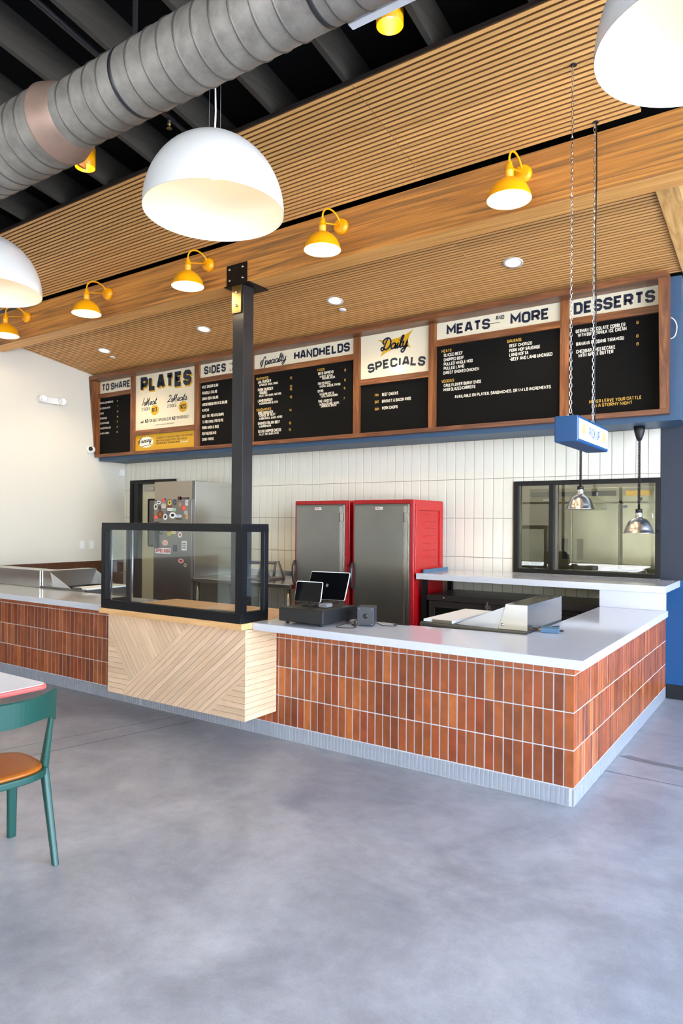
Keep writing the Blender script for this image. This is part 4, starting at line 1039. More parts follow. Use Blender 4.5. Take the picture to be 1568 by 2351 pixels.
# heat lamps over the pick-up shelf
def make_heat(label, loc, zrim):
    t = thing('heat_lamp', label, 'heat lamp', loc, 0, 'heat lamps over the pick-up shelf')
    L = loc[2]-zrim
    part('ceiling_cup', MB().lathe([(0, -.135), (.018, -.134), (.032, -.10), (.046, -.05), (.050, -.001), (0, 0)], 28), 'rubber', t, world=False)
    zt_ = -L+.27
    pts = []; n = int((-.13-zt_)/.0105)
    for k in range(n*10+1):
        a = 2*PI*k/10; z = -.13-(k/10)*.0105
        pts.append((.011*math.cos(a), .011*math.sin(a), z))
    part('coiled_cord', MB().tube(pts, .0035, 5), 'rubber', t, world=False)
    T = Matrix.Translation((0, 0, -L))
    part('cap', MB().lathe([(0, .27), (.010, .27), (.012, .225), (.030, .222), (.031, .188), (0, .188)], 24, T), 'rubber', t, world=False)
    part('shade', MB().lathe([(.029, .188), (.030, .150), (.034, .140), (.060, .128), (.085, .108), (.106, .075), (.120, .035), (.128, .006), (.138, .0), (.138, -.004), (.127, .003), (.118, .034), (.1, .075), (.02, .13)], 48, T), 'alu', t, world=False)
    part('bulb', MB().lathe([(0, .015), (.03, .02), (.04, .05), (.02, .1), (.0, .12)], 16, T), 'shade_in', t, world=False)
    return t
make_heat('aluminium heat lamp hanging behind the pick up sign', (-.752, 2.87, 2.5695), 1.797)
make_heat('aluminium heat lamp on the long black coiled cord at the right', (-.212, 2.87, 2.5695), 1.568)
# ============================================================ SPIRAL DUCT
YD, ZD = -1.453, 4.18
t = thing('air_duct', 'big grey spiral ventilation duct crossing the top left', 'duct', (-1.5, YD, ZD))
RX = Matrix.Translation((0, YD, ZD)) @ Matrix.Rotation(PI/2, 4, 'Y')
def ring(x, r, w=.007, hgt=.006): return [(r, x-w), (r+hgt, x-w*.5), (r+hgt, x+w*.5), (r, x+w)]
part('duct_pipe', MB().lathe([(.19, -2.70), (.19, 4.9)], 64, RX), 'galv', t)
part('duct_pipe', MB().lathe([(.235, -7.98), (.235, -2.865)], 64, RX), 'galv', t)
part('reducer', MB().lathe([(.235, -2.868), (.243, -2.862), (.240, -2.852), (.225, -2.80), (.198, -2.715), (.194, -2.70), (.19, -2.695)], 64, RX), 'galv_warm', t)
x = -2.61
while x < 4.8:
    if min(abs(x+2.11), abs(x+.78)) > .06: part('seam', MB().lathe(ring(x, .1895), 64, RX), 'galv_seam', t)
    x += .127
for x in (-2.11, -.78, .6, 1.95): part('clamp_band', MB().lathe([(.189, x-.014), (.193, x-.013), (.193, x+.013), (.189, x+.014)], 64, RX), 'steel_dark', t)
x = -2.98
while x > -7.8: part('seam', MB().lathe(ring(x, .2345), 64, RX), 'galv_seam', t); x -= .13
for x in (-2.126, 1.9): part('hanger_rod', MB().box(x-.018, x+.018, YD-.004, YD+.004, ZD+.188, zj(YD)+.1), 'steel_dark', t)
# joist-mounted fire pipe with its head
PXp, PYp = -2.27, -.93
t = thing('sprinkler_pipe', 'dark sprinkler pipe with a brass head between the joists', 'pipe', (PXp, PYp, 4.3))
zp = lambda y: zj(y)+.05
part('pipe', MB().tube([(PXp-.62, y, zp(y)) for y in (-7.9, -4, -2, .8)], .024, 14), 'steel_dark', t)
part('drop', MB().tube([(PXp-.62, -.52, zp(-.52)), (PXp-.62, -.52, zp(-.52)-.05)], .014, 10), 'steel_dark', t)
part('sprinkler_head', MB().lathe([(.014, 0), (.014, -.012), (.009, -.016), (.009, -.03), (.02, -.036), (.02, -.04), (0, -.041)], 14, Matrix.Translation((PXp-.62, -.52, zp(-.52)-.05))), 'plate_gold', t)
tag(link('track_light', MB().box(-.76, .9, -1.27, -1.225, 4.075, 4.10).mesh('track_light', 'white', .003)), 'thin white linear track running along the underside of the duct', 'track light')
# ============================================================ PICK UP SIGN
X1, Y0, w_, L_, z0_, h_ = -.032, .149, .144, .744, 2.140, .160
t = thing('hanging_sign', 'blue box sign reading PICK UP hanging on two chains', 'sign', (X1-w_/2, Y0+L_/2, z0_))
part('case', MB().box(X1-w_, X1-.002, Y0, Y0+L_, z0_, z0_+h_), 'sign_blue', t, .010, segs=3)
fc = part('face_panel', MB().box(X1-.004, X1, Y0+.016, Y0+L_-.016, z0_+.018, z0_+h_-.018), 'sign_lit', t)
fs = lambda a, b: (X1+.001, a, b)
m_ = MB(); block(m_, 'PICK UP', Y0+.25, z0_+.050, .26, .062, fs, .16, .2); part('lettering', m_, 'ink_soft' if 'ink_soft' in MT else 'greyblue', fc, root=t)
m_ = MB()
for yc in (Y0+.125, Y0+L_-.125):
    m_.add([fs(yc+a, z0_+b) for a, b in ((-.020, .116), (.020, .116), (.020, .082), (.038, .082), (0, .044), (-.038, .082), (-.020, .082))], [tuple(range(7))])
part('arrow', m_, 'ink_orange', fc, root=t)
xc = X1-w_/2
lk = MB(); n1, n2 = 14, 5; vs = []; fcs = []
for i in range(n1):
    a = 2*PI*i/n1; cxx, czz = .0065*math.cos(a), .0105*math.sin(a)+(.0055 if math.sin(a) > 0 else -.0055)
    for j in range(n2):
        b = 2*PI*j/n2; rr = .0021*math.cos(b)
        vs.append((cxx+rr*math.cos(a), .0021*math.sin(b), czz+rr*math.sin(a)))
for i in range(n1):
    for j in range(n2): fcs.append((i*n2+j, ((i+1) % n1)*n2+j, ((i+1) % n1)*n2+(j+1) % n2, i*n2+(j+1) % n2))
lk.add(vs, fcs, True); lme = lk.mesh('link', 'chrome')
for yc, nm in ((.240, 'first'), (.770, 'second')):
    ztop = zup(yc)+.03
    ch = thing('chain', 'steel chain holding the near end of the pick up sign' if nm == 'first' else 'steel chain with a black cord holding the far end of the pick up sign', 'chain', (xc, yc, z0_+h_), 0, 'chains of the hanging sign')
    part('eye_ring', MB().tube([(xc+.016*math.cos(a), yc, z0_+h_+.012+.016*math.sin(a)) for a in [2*PI*k/18 for k in range(19)]], .0028, 6, False), 'chrome', ch)
    z = z0_+h_+.040; k = 0
    while z < ztop:
        o = link('link', lme, ch, Vector((xc, yc, z))-ch.location); o.rotation_euler = (0, random.uniform(-.05, .05), PI/2*(k % 2)+.5); z += .0262; k += 1
    part('hook_hole', MB().lathe([(0, -.004), (.02, -.004), (.022, 0)], 14, Matrix.Translation((xc+.006, yc, zup(yc)-.0005))), 'black', ch)
    if nm == 'second': part('cord', MB().tube([(xc+.012, yc+.006, z0_+h_+.01), (xc+.006, yc+.005, 2.7), (xc+.016, yc+.004, 3.1), (xc+.008, yc+.004, 3.6), (xc+.014, yc+.004, 4.0), (xc+.010, yc+.004, ztop)], .0042, 7), 'rubber', ch)
# ============================================================ BLACK DISPLAY CASE
t = thing('display_case', 'black framed glass display case on the butcher block counter', 'display case', (-3.0, -.27, H))
x0, x1, y0, y1, z0, z1 = -3.790, -2.212, -.424, -.128, H+.0005, 1.626
fr = MB(); w = .058; ws = .040
fr.box(x0, x1, y0, y0+.04, z0, z0+.07).box(x0, x1, y0, y0+.04, z1-w, z1)            # front bottom and top rails
fr.box(x0, x0+w, y0, y0+.04, z0+.07, z1-w).box(x1-w, x1, y0, y0+.04, z0+.07, z1-w)
for xa, xb in ((x0, x0+.04), (x1-.04, x1)):
    fr.box(xa, xb, y0+.04, y1, z0, z0+.075).box(xa, xb, y0+.04, y1, z1-w, z1)
    fr.box(xa, xb, y0+.04, y0+.062, z0+.075, z1-w).box(xa, xb, y1-.045, y1, z0+.075, z1-w)
fr.box(x0+.04, x1-.04, y1-.03, y1, z1-.05, z1).box(x0+.04, x1-.04, y0+.04, y1-.03, z1-.012, z1)
fr.box(-3.50, -3.47, y0+.04, y0+.07, z0+.0, z1-w)
part('case_frame', fr, 'frame_black', t, .0015, segs=1)
part('front_pane', MB().box(x0+w, x1-w, y0+.028, y0+.034, z0+.07, z1-w), 'glass', t)
part('side_pane', MB().box(x1-.026, x1-.020, y0+.062, y1-.045, z0+.075, z1-w), 'glass', t)
part('side_pane', MB().box(x0+.020, x0+.026, y0+.062, y1-.045, z0+.075, z1-w), 'glass', t)
part('back_track', MB().box(x0+.04, x1-.04, y1-.028, y1, z0, z0+.015), 'steel_matte', t)
part('post_edge', MB().box(-3.468, -3.462, y0+.05, y0+.066, z0, z1-w).box(x0+.066, x0+.074, y0+.045, y0+.055, z0+.07, z1-w), 'chrome', t)
tr = thing('warmer_plate', 'low grey tray inside the right end of the black display case', 'tray', (-2.5, -.25, H))
part('plate', MB().box(-2.78, -2.275, -.365, -.14, H+.004, H+.040), 'steel_matte', tr, .004)
part('rim', MB().box(-2.79, -2.265, -.372, -.366, H+.001, H+.045), 'black', tr, .002)
# ============================================================ TILL
t = thing('cash_drawer', 'black cash drawer on the white counter under the tablet', 'cash drawer', (-1.84, 0, H))
part('body', MB().box(-2.035, -1.650, -.205, .215, H+.018, 1.029), 'black', t, .004)
part('drawer_front', MB().box(-2.035, -1.650, -.2165, -.2055, H+.022, 1.026), 'black', t, .003)
for x in (-1.99, -1.70):
    for y in (-.17, .18): part('foot', MB().lathe([(0, H+.0005), (.012, H+.0005), (.013, H+.018), (0, H+.018)], 12, Matrix.Translation((x, y, 0))), 'rubber', t)
def slab(w, h, d, r=.012, n=4):
    pts = []
    for cx, cz, a0 in ((w/2-r, h-r, 0), (-w/2+r, h-r, PI/2), (-w/2+r, r, PI), (w/2-r, r, 1.5*PI)):
        pts += arc(cx, cz, r, a0, a0+PI/2, n)
    return pts
def tablet(name, label, cat, loc, rz, tilt, w, h, d, stand, group=None, logo=False):
    t = thing(name, label, cat, loc, rz, group)
    R = Matrix.Translation((0, 0, stand)) @ Matrix.Rotation(tilt, 4, 'X')
    fn = lambda a, b, dd: R @ Vector((a, dd, b))
    part('bezel', MB().prism(slab(w, h, d), fn, 0, d), 'white', t, .001, world=False)
    part('screen', MB().prism(slab(w-.006, h-.006, d, .010), fn, -.0012, -.0002), 'screen', t, world=False)
    part('rear_shell', MB().prism(slab(w-.006, h-.006, d, .010), fn, d+.0002, d+.002), 'screen', t, world=False)
    c0 = R @ Vector((0, d+.004, h*.4))
    part('stand_arm', MB().tube([c0, (0, d+.055, stand*.5+.02), (0, d+.03, .012)], .012, 10), 'black', t, world=False)
    part('stand_foot', MB().lathe([(0, .0005), (.058, .0005), (.060, .006), (.052, .014), (0, .016)], 28, Matrix.Translation((0, d+.02, 0))), 'rubber', t, world=False)
    if logo:
        # the screen faces the staff: we look at its dark back with a small pale drop mark
        lg = [(-.004+.011*math.cos(a), h*.50+.014*math.sin(a)) for a in [2*PI*k/14 for k in range(14)]]+[]
        part('emblem', MB().prism(lg, fn, -.0018, -.0013), 'grey', t, world=False)
    return t
tablet('tablet', 'small black payment tablet with a white edge facing the customer', 'tablet', (-1.93, -.02, 1.0295), math.radians(6), math.radians(-14), .225, .150, .008, .030)
tablet('register_screen', 'larger black register screen tilted behind the small tablet', 'monitor', (-1.93, .20, 1.0295), math.radians(8), math.radians(-26), .335, .225, .010, .028, logo=True)
tag(link('card_reader', MB().prism(slab(.075, .03, .05, .012), lambda a, b, d: (a, d, b+.001), 0, .07).mesh('card_reader', 'grey', .003), None, (-1.76, -.06, 1.0295)), 'small grey card reader on the black cash drawer', 'card reader')
t = thing('speaker_box', 'small dark grey cube speaker on the white counter', 'speaker', (-1.48, .1, H), math.radians(22))
part('body', MB().box(-.062, .055, -.075, .065, .004, .135), 'grey_dark' if 'grey_dark' in MT else 'steel_dark', t, .004, world=False)
part('button', MB().lathe([(0, .004), (.016, .004), (.018, 0)], 20, Matrix.Translation((-.002, -.0752, .072)) @ Matrix.Rotation(PI/2, 4, 'X')), 'rubber', t, world=False)
for sx_ in (-.05, .042):
    for zz in (.015, .122): part('screw', MB().lathe([(0, .001), (.0025, .001), (.003, 0)], 8, Matrix.Translation((sx_, -.0752, zz)) @ Matrix.Rotation(PI/2, 4, 'X')), 'chrome', t, world=False)
def cable(label, pts, r=.003, m='rubber', name='cable'):
    P_ = catmull3(pts); return tag(link(name, MB().tube(P_, r, 7).mesh(name, m)), label, 'cable', 'loose cables')
def catmull3(p, n=6):
    out = []; P = [p[0]]+list(p)+[p[-1]]
    for i in range(1, len(P)-2):
        a, b, c, d = P[i-1], P[i], P[i+1], P[i+2]
        for k in range(n):
            t = k/n; out.append(tuple(.5*((2*b[j])+(-a[j]+c[j])*t+(2*a[j]-5*b[j]+4*c[j]-d[j])*t*t+(-a[j]+3*b[j]-3*c[j]+d[j])*t**3) for j in range(3)))
    return out+[tuple(p[-1])]
zc = H+.0035
cable('black cable looping from the cash drawer over the white counter', [(-1.70, .18, 1.034), (-1.60, .19, 1.01), (-1.56, .12, .95), (-1.62, -.02, zc), (-1.60, -.12, zc), (-1.52, -.13, zc), (-1.47, -.09, zc), (-1.50, -.02, zc), (-1.56, .02, zc)])
cable('black cable trailing right of the small speaker', [(-1.42, .13, .93), (-1.36, .12, zc), (-1.28, .16, zc), (-1.33, .22, zc), (-1.22, .25, zc)])
cable('thin black cable lying on the butcher block behind the cash drawer', [(-2.24, .12, zc), (-2.22, .16, zc), (-2.15, .12, zc), (-2.06, .10, zc), (-2.04, .0, .93)])
cable('black cable hook standing up at the left of the tablet', [(-2.02, .30, zc), (-2.10, .30, .96), (-2.11, .32, 1.04), (-2.08, .33, 1.07), (-2.04, .30, 1.05)], .004)
tag(link('power_plug', MB().box(-.022, .022, -.012, .012, 0, .022).mesh('power_plug', 'grey', .004), None, (-1.585, .06, H+.0005)), 'small grey power plug on the white counter beside the speaker', 'plug')
t = thing('card_box', 'small blue grey box with a black cable on the near white counter', 'network box', (-.32, .56, H), math.radians(15))
part('body', MB().box(-.062, .058, -.045, .05, .002, .032), 'greyblue', t, .003, world=False)
part('plug', MB().box(.058, .085, .0, .018, .006, .018), 'rubber', t, .003, world=False)
part('yellow_tag', MB().box(-.078, -.062, .01, .028, .008, .02), 'yellow', t, .002, world=False)
cable('black cable running from the blue grey box to the steel hood', [(-.39, .57, H+.012), (-.41, .60, zc+.01), (-.415, .62, .90), (-.40, .72, zc), (-.35, .86, zc)], .004)
# ============================================================ PREP UNITS
def prep_unit(label, fx, fy, fz, mir, L=.78):
    """local: hood on +x side (mirrored when mir), runs along +y"""
    s = -1 if mir else 1
    t = thing('prep_unit', label, 'prep unit', (fx, fy, fz))
    X = lambda a, b: (min(s*a, s*b), max(s*a, s*b))
    def bx(mb, xa, xb, ya, yb, za, zb): p, q = X(xa, xb); return mb.box(p, q, ya, yb, za, zb)
    # stainless deck round the wells
    part('deck', bx(bx(bx(bx(MB(), -.79, -.78, 0, L, -.05, .014), -.79, 0, 0, .02, -.05, .014), -.02, 0, .02, L, -.05, .014), -.79, 0, L-.02, L, -.05, .014), 'steel_matte', t, .002, world=False)
    part('body', bx(MB(), -.78, -.001, .021, L-.021, -.85, -.051), 'steel_matte', t, world=False)
    part('well', bx(MB(), -.56, -.2, .05, L-.04, -.05, -.03), 'steel', t, world=False)
    # hood
    pr = [(0, .014), (0, .186), (-.150, .186), (-.205, .014)]
    fn = lambda a, b, d: (s*a, d, b)
    part('hood', MB().prism(pr, fn, .02, L), 'steel', t, .0015, world=False)
    # raised triangular side wing
    for yy in (.022, L-.006):
        m = MB(); dy = 0
        m.add([(s*-.206, yy, .015), (s*-.158, yy+dy, .165), (s*-.52, yy, .018), (s*-.206, yy+.004, .0148), (s*-.158, yy+dy+.004, .1648), (s*-.52, yy+.004, .0178)], [(0, 1, 2), (3, 5, 4), (0, 3, 4, 1), (1, 4, 5, 2), (2, 5, 3, 0)])
        part('side_wing', m, 'steel_satin', t, world=False)
    part('hood_screw', MB().lathe([(0, .004), (.008, .003), (.009, 0)], 12, Matrix.Translation((s*-.175, .0198, .045)) @ Matrix.Rotation(PI/2, 4, 'X')), 'chrome', t, world=False)
    part('cutting_board', bx(MB(), -.775, -.54, .03, L-.02, .016, .034), 'board_white', t, .003, world=False)
    part('board_bracket', bx(MB(), -.70, -.55, .022, .028, .0, .036), 'steel_matte', t, world=False)
    part('latch', MB().tube([(s*-.47, L-.06, .016), (s*-.47, L-.06, .055), (s*-.44, L-.06, .06)], .007, 8), 'chrome', t, world=False)
    return t
prep_unit('steel prep unit with white cutting board set in the near counter corner', -.424, .385, H+.0005, False)
prep_unit('steel prep unit at the left counter behind the display case', -5.775, .262, H+.0005, True, .60)
part('long_hood', MB().box(-7.6, -5.783, .262, .470, H, 1.100), 'steel', bpy.data.objects['prep_unit.001'], .002)
# under-counter bar fridge below the pick-up shelf
t = thing('bar_fridge', 'dark under-counter glass door fridge below the pick-up shelf', 'fridge', (-1.3, 2.6, 0))
part('cabinet', MB().box(-2.165, -.50, 2.42, 3.05, .08, .845), 'brown_fridge', t, .004)
part('worktop', MB().box(-2.175, -.49, 2.36, 3.06, .846, .905), 'steel_brown' if 'steel_brown' in MT else 'brown_fridge', t, .004)
for xa, xb in ((-2.155, -1.50), (-1.495, -.86)):
    d = part('door', MB().box(xa, xa+.06, 2.375, 2.419, .13, .838).box(xb-.06, xb, 2.375, 2.419, .13, .838).box(xa+.06, xb-.06, 2.375, 2.419, .775, .838).box(xa+.06, xb-.06, 2.375, 2.419, .13, .19), 'brown_fridge', t, .002)
    part('door_glass', MB().box(xa+.06, xb-.06, 2.395, 2.402, .19, .775), 'glass_dark', d, root=t)
    part('glass_trim', MB().box(xa+.060, xa+.066, 2.385, 2.3945, .19, .775), 'steel', d, root=t)
for k in range(16): part('vent_slat', MB().box(-.84, -.52, 2.400, 2.419, .30+k*.033, .318+k*.033), 'brown_fridge', t)
part('lock', MB().lathe([(0, .006), (.008, .005), (.009, 0)], 12, Matrix.Translation((-1.98, 2.3595, .878)) @ Matrix.Rotation(PI/2, 4, 'X')), 'chrome', t)
part('hinge', MB().box(-1.53, -1.47, 2.35, 2.372, .80, .842).box(-1.51, -1.49, 2.34, 2.36, .78, .87), 'chrome', t, .003)
# ============================================================ RED HOLDING CABINETS
def red_cab(label, xa, xb, full):
    t = thing('holding_cabinet', label, 'cabinet', ((xa+xb)/2, 2.6, 0), 0, 'red holding cabinets')
    ya, yb, zt = 2.262, 2.99, 1.893
    W_ = xb-xa
    part('shell', MB().box(xa, xb, ya+.03, yb, .10, zt), 'red', t, .022, segs=3)
    fr = MB().box(xa, xa+.022, ya, ya+.0298, .12, zt-.004).box(xb-.030, xb, ya, ya+.0298, .12, zt-.004).box(xa+.022, xb-.030, ya, ya+.0298, zt-.044, zt-.004)
    part('front_gasket', fr, 'red_dark', t, .004)
    d = part('door', MB().box(xa+.024, xb-.032, ya-.012, ya+.0295, .16, zt-.046), 'steel_brushed', t, .004)
    part('top_hinge_strip', MB().box(xa+.026, xb-.034, ya-.018, ya-.0125, zt-.066, zt-.050), 'steel_matte', d, root=t)
    part('hinge_post', MB().box(xb-.092, xb-.070, ya-.026, ya-.0125, .18, zt-.07).box(xb-.046, xb-.036, ya-.022, ya-.0125, .18, zt-.052), 'steel', d, .001, root=t)
    part('hinge', MB().box(xb-.082, xb-.040, ya-.034, ya-.0265, 1.66, 1.75), 'steel', d, .002, root=t)
    part('hinge_pin', MB().box(xb-.090, xb-.082, ya-.036, ya-.027, 1.655, 1.755), 'black', d, .002, root=t)
    hd = MB().tube([(xa+.012, ya-.015, 1.20), (xa+.010, ya-.045, 1.14), (xa+.010, ya-.05, 1.04), (xa+.016, ya-.04, .94), (xa+.018, ya-.013, .92)], [.016, .018, .018, .014, .01], 10)
    part('handle', hd, 'steel_dark', d, root=t)
    lb = part('badge', MB().box((xa+xb)/2-.045-.03, (xa+xb)/2+.045-.03, ya-.0145, ya-.0125, zt-.108, zt-.078), 'white', d, root=t)
    m = MB(); f = lambda a, b_: (a, ya-.0150, b_)
    block(m, 'CRES', (xa+xb)/2-.070, zt-.102, .052, .018, f, .25, .2); part('lettering', m, 'red', lb, root=t)
    m = MB(); block(m, 'COR', (xa+xb)/2-.016, zt-.100, .024, .012, f, .2, .2); part('lettering', m, 'grey', lb, root=t)
    if full:
        # recessed side panel with shelf ribs (side faces +x)
        xs = xb
        part('side_frame', MB().box(xs, xs+.012, ya+.055, ya+.115, 1.17, zt-.11).box(xs, xs+.012, yb-.115, yb-.035, 1.17, zt-.11).box(xs, xs+.012, ya+.055, yb-.035, zt-.11, zt-.05).box(xs, xs+.012, ya+.055, yb-.035, 1.10, 1.17), 'red', t, .004)
        for k in range(7): part('rib', MB().tube([(xs+.0005, ya+.22, 1.27+k*.078), (xs+.003, ya+.38, 1.278+k*.078), (xs+.0005, yb-.20, 1.27+k*.078)], .004, 6), 'red', t)
        part('side_panel_low', MB().box(xs, xs+.010, ya+.055, yb-.035, .2, 1.05), 'red', t, .004)
    for x in (xa+.06, xb-.06):
        for y in (ya+.08, yb-.08): part('caster', MB().lathe([(.0, -.012), (.048, -.010), (.05, 0), (.048, .010), (0, .012)], 18, Matrix.Translation((x, y, .051)) @ Matrix.Rotation(PI/2, 4, 'Y')), 'rubber', t)
    return t
MT['steel_brushed'] = mat('brushed_dark_stainless', (132, 130, 126), .32, metal=1, var=.12, scale=1.5, aniso=.6)
red_cab('red and steel holding cabinet on the left, half behind the register screen', -3.84, -3.105, False)
red_cab('red and steel holding cabinet on the right with its red side showing', -3.035, -2.292, True)
# ============================================================ STICKER FRIDGE
t = thing('upright_fridge', 'stainless upright fridge covered in stickers behind the display case', 'fridge', (-5.87, 2.6, 0))
fx0_, fx1_, fy0_, fy1_, fzt = -6.235, -5.494, 2.205, 2.955, 2.177
part('cabinet', MB().box(fx0_, fx1_, fy0_+.05, fy1_, .12, fzt), 'steel_side', t, .004) if 'steel_side' in MT else part('cabinet', MB().box(fx0_, fx1_, fy0_+.05, fy1_, .12, fzt), 'steel', t, .004)
part('top_panel', MB().box(fx0_, fx1_-.015, fy0_+.012, fy0_+.049, 1.935, fzt), 'steel_mirror', t, .002)
part('corner_post', MB().box(fx1_-.014, fx1_, fy0_+.012, fy0_+.049, 1.935, fzt), 'steel_matte', t)
door = part('door', MB().box(fx0_+.004, fx1_-.012, fy0_, fy0_+.046, .16, 1.925), 'steel_brushed', t, .004)
part('handle', MB().box(-6.185, -6.130, fy0_-.03, fy0_-.0005, 1.28, 1.64), 'black', door, .004, root=t)
for i, (x, y) in enumerate(((fx0_+.07, fy0_+.12), (fx1_-.07, fy0_+.12), (fx0_+.07, fy1_-.08), (fx1_-.07, fy1_-.08))): part('leg', MB().lathe([(0, .0), (.022, .0), (.02, .12), (0, .12)], 14, Matrix.Translation((x, y, 0))), 'steel', t)
def ellipse(cx, cz, rx, rz, n=20): return [(cx+rx*math.cos(2*PI*k/n), cz+rz*math.sin(2*PI*k/n)) for k in range(n)]
def rect(cx, cz, rx, rz): return [(cx-rx, cz-rz), (cx+rx, cz-rz), (cx+rx, cz+rz), (cx-rx, cz+rz)]
cc = {}
def cm(rgb):
    if rgb not in cc: cc[rgb] = mat('sticker_print', rgb, .45)
    return cc[rgb]
# pixel based layout of the sticker field converted to the door plane by the scale of the door (x across, z up)
def sx_(u): return fx0_+ (u-352)/(441-352)*(fx1_-fx0_)
def sz_(v): return 2.177-(v-1104)*.00525
ST = [('e', 364, 1157, 5.0, 4.5, (225, 225, 232), (40, 60, 110)), ('e', 375, 1152, 4, 5.5, (222, 92, 100), (200, 60, 70)), ('e', 390, 1158, 4.2, 6, (226, 210, 40), (20, 22, 18)), ('r', 390, 1168, 5.5, 2.2, (130, 36, 30), (130, 36, 30)),
 ('e', 401.5, 1157, 4.5, 7.5, (56, 60, 74), (90, 96, 120)), ('e', 357, 1168, 4.5, 8, (205, 205, 205), (40, 40, 46)), ('e', 366.5, 1171, 3.6, 5.5, (40, 42, 46), (70, 72, 76)), ('r', 376, 1166, 5, 6, (205, 196, 190), (180, 170, 168)),
 ('r', 391, 1175, 6.2, 3.4, (236, 236, 236), (70, 70, 80)), ('r', 401, 1176, 3.2, 4, (160, 214, 178), (110, 180, 140)), ('e', 368, 1188, 7.2, 10.6, (104, 56, 14), (140, 84, 26)), ('e', 387, 1184, 4, 5.6, (70, 74, 80), (100, 104, 110)),
 ('e', 397, 1190, 7.6, 8, (236, 236, 238), (22, 24, 26)), ('r', 411, 1192, 6.2, 3.4, (214, 222, 236), (30, 50, 96)), ('e', 380, 1194, 5, 8, (226, 226, 226), (30, 32, 32)), ('e', 358, 1195, 4.8, 5, (222, 70, 60), (236, 120, 100)),
 ('e', 423, 1172, 5, 7, (208, 74, 60), (224, 110, 80)), ('e', 414, 1163, 3.8, 6, (204, 120, 90), (120, 160, 110)), ('r', 429, 1159, 3.4, 6.8, (200, 200, 210), (160, 160, 176)), ('e', 427.5, 1183, 4.2, 4.8, (176, 190, 196), (140, 160, 170)), ('e', 429.5, 1193, 2.8, 7, (222, 160, 96), (190, 120, 50)),
 ('r', 411, 1199, 7, 1.6, (56, 40, 30), (56, 40, 30)), ('e', 411, 1147.5, 3.0, 5, (90, 26, 26), (60, 20, 20)), ('r', 424, 1147, 7, 1.8, (50, 46, 52), (90, 90, 100)),
 ('e', 370, 1233, 4.5, 6.5, (46, 52, 60), (110, 114, 120)), ('e', 389.5, 1226, 5, 8, (178, 60, 24), (226, 200, 40)), ('r', 389.5, 1237, 4, 4, (196, 188, 40), (150, 140, 30)), ('r', 399.5, 1232, 4.6, 4.6, (214, 204, 160), (120, 130, 80)), ('r', 400, 1223, 5, 2.4, (40, 42, 62), (80, 84, 110)),
 ('e', 414.3, 1239, 4.6, 7, (230, 214, 214), (176, 70, 84)), ('e', 380, 1260, 7, 7.2, (216, 170, 160), (204, 110, 96)), ('r', 403.5, 1273, 4.6, 8, (48, 48, 58), (80, 80, 96)), ('r', 424, 1266, 5.8, 12, (214, 214, 216), (120, 120, 124)),
 ('r', 375, 1280.5, 17.8, 7.2, (232, 224, 226), (196, 30, 44)), ('e', 417, 1304, 6.4, 6.0, (226, 160, 166), (176, 20, 46)), ('e', 426.6, 1314, 3.2, 4.8, (214, 206, 170), (110, 110, 80))]
for i, (k, u, v, rx, rz_, c1, c2) in enumerate(ST):
    cx_, cz_ = sx_(u), sz_(v); rx *= .0083; rz_ *= .00525
    yy = fy0_-.0012-.0004*(i % 4)
    f = lambda a, b_, d, yy=yy: (a, yy-d, b_)
    s_ = part('sticker', MB().prism((ellipse if k == 'e' else rect)(cx_, cz_, rx, rz_), f, 0, .0003), cm(c1), door, root=t)
    m = MB(); f2 = lambda a, b_, yy=yy: (a, yy-.0005, b_)
    if u == 375 and v > 1200: block(m, 'APPRELINGUA', cx_-rx*.92, cz_-rz_*.72, rx*1.84, rz_*1.44, f2, .2, .14)
    elif u == 411 and v == 1192: block(m, 'YETI', cx_-rx*.7, cz_-rz_*.55, rx*1.4, rz_*1.1, f2, .22, .25)
    elif u == 391: block(m, 'TACTICAL', cx_-rx*.85, cz_-rz_*.4, rx*1.7, rz_*.8, f2, .2, .2)
    elif u == 380 and v == 1260: block(m, 'WENDEL', cx_-rx*.62, cz_-rz_*.2, rx*1.24, rz_*.4, f2, .22, .2)
    elif k == 'e': m.add([f2(*p) for p in ellipse(cx_, cz_+rz_*.05, rx*.55, rz_*.5, 14)], [tuple(range(14))])
    else:
        for q in (-.4, .1, .5): m.add([f2(*p) for p in rect(cx_, cz_+q*rz_, rx*.7, rz_*.12)], [(0, 1, 2, 3)])
    if m.v:
        o_ = link('print', m.mesh('print', cm(c2), 0, t.location), door)
# ============================================================ STEEL WORKTABLE
t = thing('steel_worktable', 'stainless worktable along the back wall left of the red cabinets', 'worktable', (-4.6, 2.7, 0))
part('table_top', MB().box(-5.47, -3.86, 2.20, 3.07, .868, .918), 'steel', t, .006)
part('upstand', MB().box(-5.47, -3.86, 3.071, 3.086, .868, 1.0), 'steel', t)
for x in (-5.42, -3.92):
    for y in (2.25, 3.02): part('leg', MB().lathe([(0, .0), (.02, .0), (.02, .868), (0, .868)], 14, Matrix.Translation((x, y, 0))), 'steel', t)
part('undershelf', MB().box(-5.44, -3.89, 2.25, 3.03, .25, .28), 'steel_matte', t)
t = thing('wrap_stand', 'grey angled stand on the steel worktable beside the red cabinets', 'stand', (-4.55, 2.6, .918))
for y in (2.50, 2.78):
    part('side_plate', MB().prism([(-4.62, .9185), (-4.48, .9185), (-4.52, 1.12), (-4.56, 1.12)], lambda a, b_, d: (a, d, b_), y, y+.012) if False else MB().tube([(-4.42, y, .9225), (-4.52, y, 1.14), (-4.56, y, 1.14), (-4.60, y, .9225)], .016, 8), 'grey', t)
part('roller', MB().tube([(-4.56, 2.78, 1.12), (-4.9, 2.7, 1.12)], .02, 12), 'grey', t)
